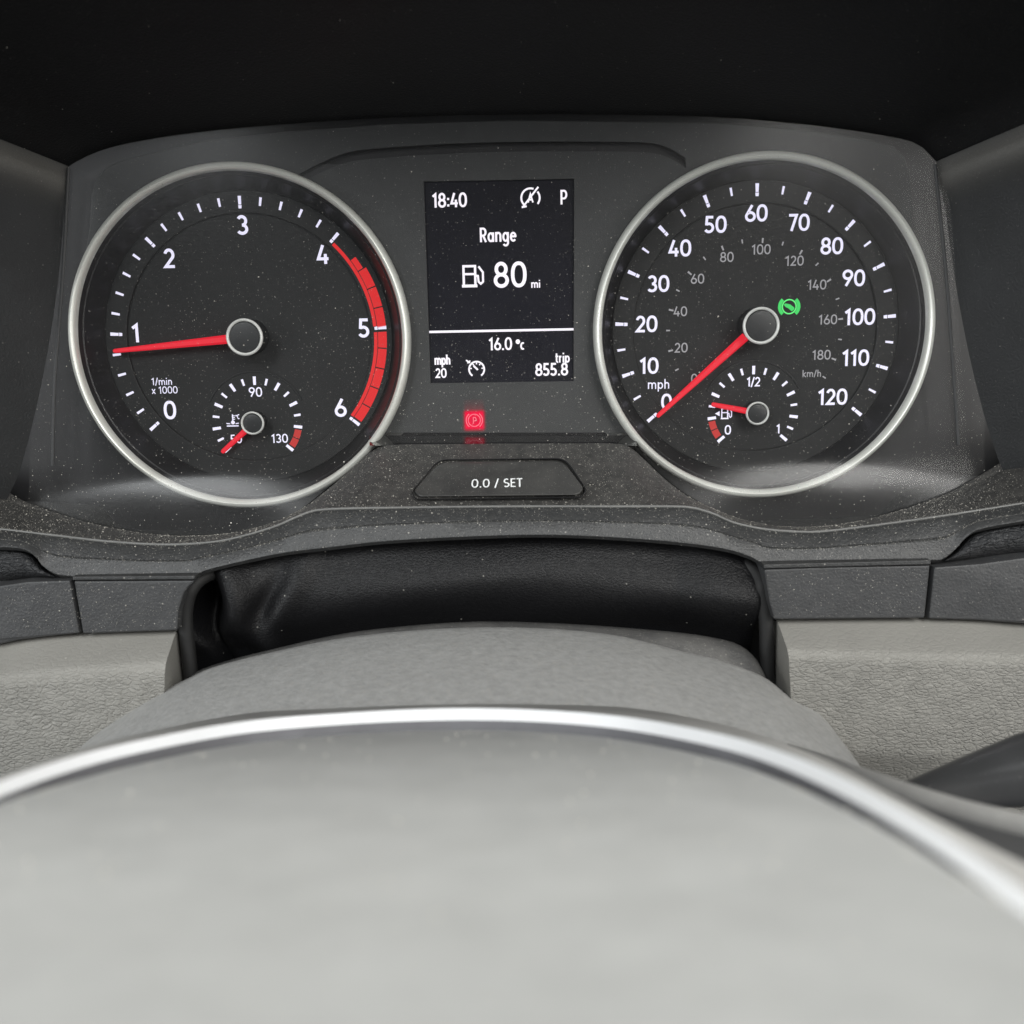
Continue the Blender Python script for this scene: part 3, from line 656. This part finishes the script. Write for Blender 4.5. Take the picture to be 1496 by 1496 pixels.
# ------------------------------------------------------------------ bezel: gloss shelf, dusty ledge, lip
LC = [(-60, 690), (0, 712), (33, 731), (84, 750), (140, 766), (184, 775), (240, 782), (300, 783), (350, 778), (400, 765), (440, 745), (470, 722), (500, 697), (527, 673), (550, 655), (575, 650), (640, 649), (740, 648), (840, 648), (895, 648), (918, 652), (940, 670), (965, 694), (1000, 722), (1050, 748), (1100, 764), (1160, 772), (1230, 767), (1300, 750), (1384, 721), (1434, 693), (1496, 655), (1560, 620)]
RC = [(-60, 768), (0, 773), (80, 782), (160, 791), (240, 795.5), (300, 793), (340, 787), (400, 770), (435, 755), (458, 746.5), (490, 743.5), (560, 742), (740, 740), (900, 740), (985, 740), (1012, 742), (1040, 750), (1070, 763), (1110, 772), (1150, 776), (1190, 777), (1232, 773), (1332, 760), (1420, 747), (1496, 735), (1560, 725)]
BC = [(-60, 797), (0, 799), (35, 802), (51, 812), (64, 828), (88, 840), (160, 842), (240, 842.5), (283, 841), (297, 834), (344, 822), (411, 808), (484, 799), (568, 790), (700, 783), (800, 781), (900, 785), (1000, 793), (1066, 803), (1099, 814), (1120, 825), (1200, 823), (1360, 818), (1376, 817), (1395, 803), (1410, 786), (1428, 774), (1496, 761), (1560, 752)]
XS = np.linspace(-240, 1740, 310)
yl, yr, yb = byx(LC, XS), byx(RC, XS), byx(BC, XS)
def lens_n(x, y):
    k = min(1.0, max(0.0, (-y - 42) / 26.0)); k = k * k * (3 - 2 * k)
    return 5.0 + 0.011 * max(0.0, -y - 42) ** 2 + 4.5 * k * math.exp(-((abs(x) - 103) / 36.0) ** 2)
def at_lens(px, py):
    n = 6.0
    for _ in range(25): n = 0.5 * n + 0.5 * lens_n(*at(px, py, n)[:2])
    return at(px, py, n)
bez = thing('cluster_surround', (0, -66, 40), 'dusty black bezel with a ledge and rolled lip running below the dials', 'dashboard surround')
Lp = [at_lens(x, y) for x, y in zip(XS, yl)]
Rp = [at(x, y, 40 + 4 * ((x - 740) / 740) ** 2) for x, y in zip(XS, yr)]
def lerp(a, b, t): return a + (np.array(b) - a) * t
rows = [[np.array((p[0], p[1] - 9.0, -5.0)) for p in Lp], Lp]
rows += [[lerp(l, r, t) + np.array((0, 0.9 * math.sin(math.pi * t), 0)) for l, r in zip(Lp, Rp)] for t in (.15, .3, .5, .7, .85, .97, 1.0)]
ledge_rows = rows[1:]
b = MB(); b.grid(rows); b.build('ledge', M['ledge'], bez, angle=60)
Bp = [at(x, y, 46 + 4 * ((x - 740) / 740) ** 2) for x, y in zip(XS, yb)]
lipr = []
for t, dn, dy in ((0, 0, 0.02), (.04, .7, .15), (.12, 1.5, 0), (.45, 1.8, 0), (.5, 1.2, 0), (.55, .9, 0), (.85, .6, 0), (1.0, 0, 0)):
    lipr.append([lerp(r, q, t) + np.array((0, dy, dn)) for r, q in zip(Rp, Bp)])
lipr += [[q + np.array((0, -1.2, -1.5)) for q in Bp], [q + np.array((0, -1.0, -30)) for q in Bp], [q + np.array((0, 4, -60)) for q in Bp]]
b = MB(); b.grid(lipr); b.build('lip', M['lip'], bez, angle=32)
b = MB(); b.tube([p + np.array((0, .1, .5)) for p in Rp], .38, 8); b.build('lip_highlight', M['edge'], bez)  # thin pale tube drawing the rim highlight in its colour
# gloss shelf where the faceplate meets the ledge
b = MB(); xs_ = np.linspace(540, 930, 30)
b.grid([[at(x, 632, NF + .4) for x in xs_], [at(x, 636, NF + 1.0) for x in xs_], [at_lens(x, 651) for x in xs_]]); b.build('gloss_shelf', M['gloss'], bez)

# ------------------------------------------------------------------ clear lens
lens = MB(); rows = []; gs = []
XL = np.linspace(40, 1440, 116)
ylx = byx(LC, XL); ytx = byx(TOP, XL)
Lb = [at_lens(x, y - 2) for x, y in zip(XL, ylx)]; Lt = [at(x, y, 5.0) for x, y in zip(XL, ytx)]
for t in np.linspace(0, 1, 46):
    r = []
    for a, c in zip(Lt, Lb):
        x = a[0] + (c[0] - a[0]) * t; y = a[1] + (c[1] - a[1]) * t; r.append((x, y, lens_n(x, y)))
    rows.append(r); gs.append(0.36 + 0.9 * t ** 4)
lens_rows = [[(x, y, z + .05) for x, y, z in r] for r in rows]
lens.grid(rows, g=gs)
lens.grid([[(x, y, z - 1.2) for x, y, z in r][::-1] for r in rows], g=[0.0] * len(gs))
lo = lens.build('cluster_lens', M['lens'], None, angle=60)
tag(lo, 'clear scratched plastic lens covering both dials, dusty along its lower edge', 'lens')

# ------------------------------------------------------------------ reset button
btn = thing('reset_button', tuple(at(728, 705, 26)), 'black trapezoid push button lettered 0.0/SET below the screen', 'push button')
iu = int(np.argmin(abs(XS - 735)))
pa, pb = Lp[iu], Rp[iu]
def on_ledge(px, py, lift=0.0):
    v = ray(px, py); sl = (pb[2] - pa[2]) / (pb[1] - pa[1])
    t = (pa[2] + 3.0 + lift - CC[2] + sl * (CC[1] - pa[1])) / (v[2] - sl * v[1]); return CC + v * t
def ring3(pts, lift): return [on_ledge(x, y, lift) for x, y in pts]
q0 = rounded([(640, 671), (826, 669), (858, 716), (850, 727), (607, 730), (600, 720)], [14, 14, 6, 6, 6, 6], 5)
qc = (729, 700)
def shrink(pts, dx, dy): return [(qc[0] + (x - qc[0]) * (1 - dx / 128.), qc[1] + (y - qc[1]) * (1 - dy / 29.)) for x, y in pts]
b = MB(); b.grid([ring3(q0, .35), ring3(q0, .9), ring3(shrink(q0, 1.2, 1.2), .6), ring3(shrink(q0, 1.5, 1.5), -3)], closed=True); 
b.build('button_frame', M['groove'], btn, angle=25)
s1 = shrink(q0, 5.0, 4.6); b = MB()
ids = b.grid([ring3(s1, -2), ring3(s1, .9), ring3(shrink(q0, 6, 5.8), 1.5), ring3(shrink(q0, 12, 10), 1.5), ring3(shrink(q0, 26, 15), 1.1)], closed=True)
b.face(*ids[-1]); b.build('button_cap', M['button'], btn, angle=25)
b = MB()
tm = text_mb('0.0 / SET', 3.7, .12, .87, .07)
o_ = on_ledge(726, 706, 1.25); ex = np.array((1., .0, 0)); up = np.array(on_ledge(726, 690, 1.25)) - o_; up /= np.linalg.norm(up); nn = np.cross(ex, up)
b.f = tm.f
for x, y, z in tm.v: b.vert(o_ + ex * x + up * y * 1.38 + nn * (z + .12))
b.build('button_lettering', M['print'], btn, smooth=False)

# ------------------------------------------------------------------ trim panels and dash pads under the lip
def slab(name, pts, n, depth, mat, label, cat, group=None, bev=.5, rr=2.0, grain=1.0):
    nn_ = n if callable(n) else (lambda x: n)
    loop = []
    for x, y in (rounded(pts, rr, 4) if rr else pts):
        p = at(x, y, nn_(x)); loop.append((p[0], p[1], p[2]))
    zc = np.polyfit([p[0] for p in loop], [p[2] for p in loop], 2) if callable(n) else None
    zf = (lambda x, y: float(np.polyval(zc, x))) if callable(n) else n
    b = MB(); b.plate([(p[0], p[1]) for p in loop], zf, depth, bev)
    c = np.mean(loop, axis=0)
    o = b.build(name, mat, None, angle=25)
    return tag(o, label, cat, group)
GT = 'black trim panels under the bezel'
slab('trim_panel', [(108, 849), (284, 848), (269, 866), (261, 892), (259, 921), (121, 926)], 50.5, 17, M['trim'], 'smooth black trim panel left of the steering column gaiter', 'trim panel', GT)
slab('trim_panel', [(-240, 862), (0, 856), (40, 850), (102, 848), (116, 925), (67, 930), (27, 935), (0, 941), (-240, 956)], lambda x: 50 + 0.00002 * (x - 100) ** 2, 14, M['trim'], 'textured black trim panel at the far left edge', 'trim panel', GT)
slab('trim_panel', [(1116, 832), (1200, 829), (1359, 826), (1351, 903), (1240, 904), (1131, 905), (1124, 880)], 50.5, 17, M['trim'], 'smooth black trim panel right of the steering column gaiter', 'trim panel', GT)
slab('trim_panel', [(1365, 829), (1430, 824), (1496, 815), (1750, 803), (1750, 925), (1496, 911), (1430, 906), (1357, 904)], lambda x: 50 + 0.00002 * (x - 1360) ** 2, 14, M['trim'], 'textured grey-black trim panel at the far right edge', 'trim panel', GT)
slab('trim_strip', [(106, 842.5), (285, 841.5), (284, 846.5), (106, 847.5)], 51.5, 12, M['lip'], 'thin black strip above the left smooth trim panel', 'trim strip', rr=0, bev=.2)
slab('trim_strip', [(1116, 825), (1360, 818.5), (1360, 824.5), (1116, 830.5)], 51.5, 12, M['lip'], 'thin black strip above the right smooth trim panel', 'trim strip', rr=0, bev=.2)
def dashpad(pts_top, pts_bot, label):
    N = 40; a = spline(pts_top, N); c = spline(pts_bot, N)
    b = MB(); rows = []
    for t in np.linspace(0, 1, 14):
        s = math.sin(math.pi * min(1, t * 1.0))
        rows.append([at(*(a[i] + (c[i] - a[i]) * t), 43 + 7 * s ** .6 - 2 * t) for i in range(N)])
    rows = [[p + np.array((0, 2, -14)) for p in rows[0]]] + rows + [[p + np.array((0, 0, -14)) for p in rows[-1]]]
    b.grid(rows, g=[1] * len(rows)); return tag(b.build('dash_pad', M['padleather'], None, angle=50), label, 'dash pad')
dashpad([(-240, 800), (0, 801.5), (33, 804), (49, 814), (62, 830), (80, 842)], [(-240, 858), (0, 852), (20, 849), (40, 846), (60, 844.5), (80, 843.5)], 'grained black dash pad tucked under the bezel at the left edge')
dashpad([(1380, 818.5), (1397, 805), (1412, 788), (1430, 776), (1496, 763), (1750, 750)], [(1380, 820.5), (1397, 820), (1412, 819), (1430, 817), (1496, 809), (1750, 798)], 'grained black dash pad tucked under the bezel at the right edge')

# ------------------------------------------------------------------ grey lower dashboard panels
def lower_panel(tops, folds, bots, unders, edge, label, flip):
    t = thing('lower_dash_panel', tuple(at(*folds[len(folds) // 2], 55)), label, 'dashboard panel')
    N = 70
    A, F, Bo, Un = (spline(p, N) for p in (tops, folds, bots, unders))
    rows = []; g = []
    A3 = [at(x, y, 46) for x, y in A]; F3 = [at(x, y, 60) for x, y in F]; B3 = [at(x, y, 55) for x, y in Bo]; U3 = [at(x, y, 40) for x, y in Un]
    rows.append([p + np.array((0, -.5, -12)) for p in A3]); g.append(.2)
    def bez3(a, c, d, t): return (1-t)**2 * a + 2*t*(1-t) * c + t*t * d
    def seg(P0, P1, ts, gv):
        for tt, gg in zip(ts, gv): rows.append([lerp(p, q, tt) for p, q in zip(P0, P1)]); g.append(gg)
    seg(A3, F3, (0, .04, .3, .6, .82), (.15, .15, .22, .3, .45))
    for tt in (.25, .5, .75): rows.append([bez3(lerp(p, q, .82), q, lerp(q, r, .10), tt) for p, q, r in zip(A3, F3, B3)]); g.append(.5 + .45 * tt)
    seg(F3, B3, (.10, .3, .5, .7, .94), (1,) * 5)
    for tt in (.3, .6): rows.append([bez3(lerp(q, r, .94), r, lerp(r, u, .1), tt) for q, r, u in zip(F3, B3, U3)]); g.append(1)
    seg(B3, U3, (.1, .5, 1.0), (1, 1, 1))
    rows.append([p + np.array((0, -60, -10)) for p in U3]); g.append(1)
    b = MB(); b.grid(rows, g=g); b.build('panel_face', M['grey'], t, angle=60)
    # cheek of the cut-out beside the column
    col_ = [r[-1 if not flip else 0] for r in rows[1:-1]]
    fr = np.array(col_); bk = spline([at(x, y, 30) for x, y in edge], len(fr))
    mids = [fr, fr + (bk - fr) * .06, fr + (bk - fr) * .5, bk]
    c = MB(); c.grid([list(m) for m in (mids if not flip else mids[::-1])], g=[.35] * 4); c.build('cutout_cheek', M['grey'], t, angle=30)
lower_panel([(-260, 962), (0, 942), (27, 936), (67, 931), (118, 928), (180, 925), (257, 923)], [(-260, 1000), (0, 992), (60, 986), (120, 981), (180, 977), (241, 972)],
            [(-260, 1150), (0, 1150), (60, 1150), (120, 1150), (180, 1150), (236, 1150)], [(-260, 1220), (0, 1220), (120, 1220), (238, 1220)],
            [(271, 919), (276, 960), (281, 1000), (285, 1060), (287, 1150), (288, 1220)], 'light grey grained dashboard panel at the lower left', False)
lower_panel([(1136, 908), (1200, 907), (1280, 906), (1360, 906), (1430, 908), (1496, 913), (1750, 922)], [(1152, 953), (1240, 957), (1330, 960), (1420, 962), (1496, 963), (1750, 964)],
            [(1160, 1102), (1240, 1102), (1330, 1103), (1420, 1105), (1496, 1108), (1750, 1112)], [(1160, 1170), (1240, 1170), (1330, 1172), (1496, 1176), (1750, 1180)],
            [(1122, 905), (1121, 940), (1120, 985), (1122, 1040), (1125, 1100), (1128, 1170)], 'light grey grained dashboard panel at the lower right', True)

# ------------------------------------------------------------------ leather gaiter of the steering column
XG0, XG1 = at(266, 880, 25)[0], at(1130, 880, 25)[0]
NXg, NYg = 200, 70
rows = []
xc = at(322, 900, 25)[0]
for v in np.linspace(0, 1, NYg):
    ph = math.pi * (0.02 + 0.96 * v); r = []
    for u in np.linspace(0, 1, NXg):
        x = XG0 + (XG1 - XG0) * u; y = -70.5 + 8.2 * max(0.0, 1 - abs(2 * u - .98) ** 3.2) - (54 + 6 * max(0.0, 1 - abs(2 * u - .98) ** 3.2)) * v
        n = 36.5 + 6.5 * math.sin(math.pi * min(1, v / .45)) - 40 * max(0, v - .45)
        d = x - (xc + 1.2 * math.sin(v * 13) + 5 * (v - .25))
        openk = math.exp(-((v - .26) / .16) ** 2)
        n -= 17 * math.exp(-(d / (2.2 + 2.4 * openk)) ** 2) * (0.25 + .75 * openk)
        n += 5.5 * math.exp(-((d - 10 - 14 * (v - .2)) / 5.0) ** 2) * (1 - .5 * v)
        n -= 3.2 * math.exp(-((d - 20 + 24 * (v - .2)) / 3.6) ** 2) * math.exp(-((v - .3) / .2) ** 2)
        n += 1.8 * math.exp(-((d - 27 + 26 * (v - .2)) / 4.5) ** 2)
        n += .9 * math.sin(x * .045 + 1.2 + 2 * v) * math.sin(v * 14 + x * .02)
        e = max(0, 1 - (XG1 - x) / 34.0); n += 3.5 * math.sin(math.pi * min(1, e)) - 46 * max(0, e - .72)
        r.append((x, y, n))
    rows.append(r)
b = MB(); b.grid(rows); 
tag(b.build('column_gaiter', M['blackleather'], None, angle=80), 'creased black leather gaiter behind the steering wheel, folded at its left end', 'gaiter')

for pts, lab in (([(281, 1010), (276, 960), (272, 925), (271, 895), (277, 866), (290, 848), (312, 836), (345, 829)], 'added black tube for the shade at the left end of the leather gaiter opening'),
                 ([(1121, 1000), (1120, 950), (1119, 905), (1114, 868), (1106, 842), (1090, 826), (1060, 815)], 'added black tube for the shade at the right end of the leather gaiter opening')):
    rim = MB(); rim.tube([at(x, y, 44.5 - 9 * max(0, i - 26) / 13) for i, (x, y) in enumerate(spline(pts, 40))], 2.2, 14)  # black tube added for the shadow on the opening's inner wall
    tag(rim.build('gaiter_opening_shade', M['back'], None), lab, 'shade tube', 'shade tubes of the gaiter opening')
# ------------------------------------------------------------------ steering column shroud
shr = thing('column_shroud', tuple(at(735, 920, 50)), 'dusty grey shroud arching over the steering column in front of the black gaiter', 'column cover')
OUT = [(60, 1180), (125, 1086), (160, 1056), (200, 1030), (240, 1006), (275, 990), (310, 974), (400, 951), (500, 931), (600, 920), (700, 915), (800, 917), (900, 927), (1000, 951), (1050, 963), (1083, 974), (1116, 988), (1149, 1012), (1189, 1034), (1215, 1064), (1240, 1108), (1275, 1190)]
o3 = [at(x, y, 52) for x, y in spline(OUT, 120)]
cx0 = np.mean([p[0] for p in o3])
b = MB(); rows = [[p + np.array((0, -2.5, -1.5)) for p in o3]]
for n, s, dy in ((52, 1.0, -.3), (53, 1.0, .0), (56, 1.0, .1), (70, 1.0, -.3), (90, 1.0, -1.5), (115, 1.0, -3.5), (128, .99, -6), (130, .97, -14)):
    rows.append([np.array(((p[0] - cx0) * s + cx0, p[1] + dy, n)) for p in o3])
b.grid(rows); b.build('shroud_body', M['shroud'], shr, angle=50)
LIPO = [(262, 1010), (275, 989), (310, 972), (400, 948), (500, 926), (600, 914), (700, 908), (800, 910), (900, 916), (1000, 925), (1050, 933), (1080, 942), (1100, 957), (1112, 975), (1122, 1000)]
l3 = [at(x, y, 45) for x, y in spline(LIPO, 90)]
b = MB(); b.grid([[p + np.array((0, -3, -10)) for p in l3], [p + np.array((0, -.6, -.8)) for p in l3], l3, [p + np.array((0, -.3, 2.5)) for p in l3], [p + np.array((0, -1.6, 6)) for p in l3], [p + np.array((0, -6, 9)) for p in l3]])
b.build('shroud_lip', M['shroudlip'], shr, angle=60)

# ------------------------------------------------------------------ steering wheel hub
whl = thing('steering_wheel', tuple(onwheel(735, 1250, -20)), 'steering wheel hub with pale grey airbag cover edged by a chrome strip', 'steering wheel')
CHO = [(-160, 1218), (-80, 1177), (0, 1141), (100, 1107), (200, 1082), (350, 1054), (500, 1041), (650, 1034), (780, 1036), (900, 1045), (1000, 1061), (1100, 1084), (1200, 1120), (1300, 1171), (1400, 1232), (1496, 1301), (1580, 1370)]
CHI = [(-160, 1250), (-80, 1204), (0, 1165), (100, 1128), (200, 1101), (350, 1073), (500, 1059), (650, 1053), (780, 1055), (900, 1065), (1000, 1082), (1100, 1107), (1200, 1148), (1300, 1203), (1400, 1269), (1496, 1347), (1580, 1424)]
N = 120
co, ci = spline(CHO, N), spline(CHI, N)
o3 = [onwheel(x, y) for x, y in co]
i3 = []
for (x, y), p in zip(ci, o3):           # the strip is a bevel: its inner edge lies a little lower and nearer
    q = at(x, y, p[2]); i3.append(lerp(p, at(x, y, p[2] + 1.05 * np.linalg.norm(q - p)), .93))
UPW = np.array((0, 1, -WS)); UPW /= np.linalg.norm(UPW)
b = MB(); rows = [[p - UPW * 3 for p in o3]]
for t, h in [(0, -.15), (.04, .0)] + [(.04 + .92 * k / 16, .04 * math.sin(math.pi * k / 16) - (.16 if k % 4 == 0 else 0)) for k in range(1, 16)] + [(.96, .0), (1.0, -.12)]: rows.append([lerp(p, q, t) + UPW * h for p, q in zip(o3, i3)])
b.grid(rows); b.build('chrome_trim', M['chrome'], whl, angle=40)
b = MB(); b.grid([[q - UPW * .12 for q in i3], [q - UPW * 3 for q in i3], [q - UPW * 7 + np.array((0, WS * 3, 3)) for q in i3], [q - UPW * 7.5 + np.array((0, WS * 9, 9)) for q in i3]]); b.build('trim_shade', M['gap'], whl)  # strip below the chrome with the shade in its colour
# airbag cover: domed shell inside the chrome
b = MB(); rows = []
for s, h in ((0.3, -5), (1.2, -5), (1.9, -2.6), (3.2, -1.7), (6, -1.4), (12, -.9), (20, -.1), (34, .7), (52, 1.3), (80, 1.4), (120, 1.0), (180, 0)):
    rows.append([q + np.array((-(q[0] + 5) * s * .0012, WS * s, s)) + UPW * h for q in i3])
pad_rows = rows; b.grid(rows); b.build('airbag_cover', M['pad'], whl, angle=80)
# outer shell of the hub just outside the chrome
b = MB(); rows = []
OUTB = [(-160, 1200), (-80, 1160), (0, 1126), (100, 1091), (200, 1064), (350, 1035), (500, 1021), (650, 1013), (780, 1014), (900, 1022), (1000, 1037), (1100, 1060), (1200, 1096), (1300, 1148), (1400, 1196), (1496, 1240), (1580, 1275)]
ob = spline(OUTB, N); ob3 = [onwheel(x, y, -6) for x, y in ob]
for t, h in ((0, 2.6), (.3, 2.2), (.6, 1.0), (.85, -1.0), (1.0, -3)): rows.append([lerp(p - UPW * 2.8, q, t) + UPW * h * .7 for p, q in zip(o3, ob3)])
rows.append([q - UPW * 14 + np.array((0, 0, 4)) for q in ob3]); b.grid(rows[::-1]); b.build('hub_shell', M['hub'], whl, angle=80)
sp = spline([(1120, 1082), (1200, 1112), (1300, 1155), (1400, 1188), (1496, 1212), (1600, 1232)], 40)
b = MB(); b.tube([onwheel(x, y, -16) for x, y in sp], [1.0 + 1.6 * min(1, i / 14) for i in range(40)], 16); b.build('spoke_edge', M['hub'], whl)

# ------------------------------------------------------------------ wiper stalk
q1 = [onwheel(x, y, -17.5) for x, y in sp]; q2 = [onwheel(x, y, -9.5) for x, y in spline([(1120, 1092), (1200, 1128), (1300, 1176), (1400, 1236), (1496, 1305), (1600, 1390)], 40)]
b = MB(); b.grid([q2, q1, [p + np.array((0, -12, 3)) for p in q1]]); b.build('hub_base', M['trim'], whl)
stk = thing('wiper_stalk', tuple(at(1350, 1150, 105)), 'black stalk poking out at the right behind the steering wheel', 'stalk')
pth = [at(x, y, n) for x, y, n in ((1300, 1170, 98), (1350, 1158, 102), (1420, 1142, 108), (1500, 1126, 114), (1600, 1108, 120))]
b = MB(); b.tube([pth[0]] + pth[1:], [3.0, 4.2, 6.2, 8.6, 10.5], 28); b.build('stalk_arm', M['stalk'], stk)

# ------------------------------------------------------------------ dust grains lying on the ledge, lens foot and shroud edge
b = MB()
def grain(p, r):
    k = len(b.v); a = rng.uniform(0, 6.28); c, s_ = math.cos(a) * r, math.sin(a) * r; e = rng.uniform(.6, 1.6)
    for d in ((c * e, s_, 0), (-s_, c, 0), (-c * e, -s_, 0), (s_, -c, 0), (0, 0, r * .7)): b.vert((p[0] + d[0], p[1] + d[1] + .3 * r, p[2] + d[2]))
    for i in range(4): b.face(k + i, k + (i + 1) % 4, k + 4)
def rsize(med=.065): return float(min(.26, med * math.exp(rng.normal(0, .5))))
def scatter(rows, count, med=.065, bias=None, keep=None):
    nr, ncol = len(rows), len(rows[0])
    for _ in range(count):
        u = rng.random() if bias is None else bias(rng.random()); u *= nr - 1.001; i = int(u); v = rng.random() * (ncol - 1.001); j = int(v)
        if keep and rng.random() > keep(u / (nr - 1), v / (ncol - 1)): continue
        p = lerp(lerp(rows[i][j], rows[i][j + 1], v - j), lerp(rows[i + 1][j], rows[i + 1][j + 1], v - j), u - i); grain(p, rsize(med))
clump = lambda u, v: .35 + .65 * abs(math.sin(v * 23 + 2 * math.sin(v * 9)))
scatter(ledge_rows, 16000, .065, keep=lambda u, v: clump(u, v) * (.45 + .55 * min(1, abs(v - .5) * 3)))
scatter(lipr[:6], 5000, .055); scatter(lens_rows, 4600, .058, bias=lambda r: r ** .5, keep=lambda u, v: .3 + .7 * abs(math.sin(v * 17 + u * 6 + 2 * math.sin(u * 11 + v * 5)))); 
scatter(pad_rows[5:], 420, .17); scatter(hood_rows, 160, .07)
for pts, n, k in (([(112, 850), (265, 922)], 50.6, 420), ([(5, 858), (110, 924)], 50.6, 300), ([(1140, 832), (1350, 902)], 50.6, 350)):
    for _ in range(k): grain(at(rng.uniform(pts[0][0], pts[1][0]), rng.uniform(pts[0][1], pts[1][1]), n), rsize(.05))
tag(b.build('dust', M['dust'], None, smooth=False), 'pale dust grains scattered over the black plastic around the dials', 'dust', kind='stuff')
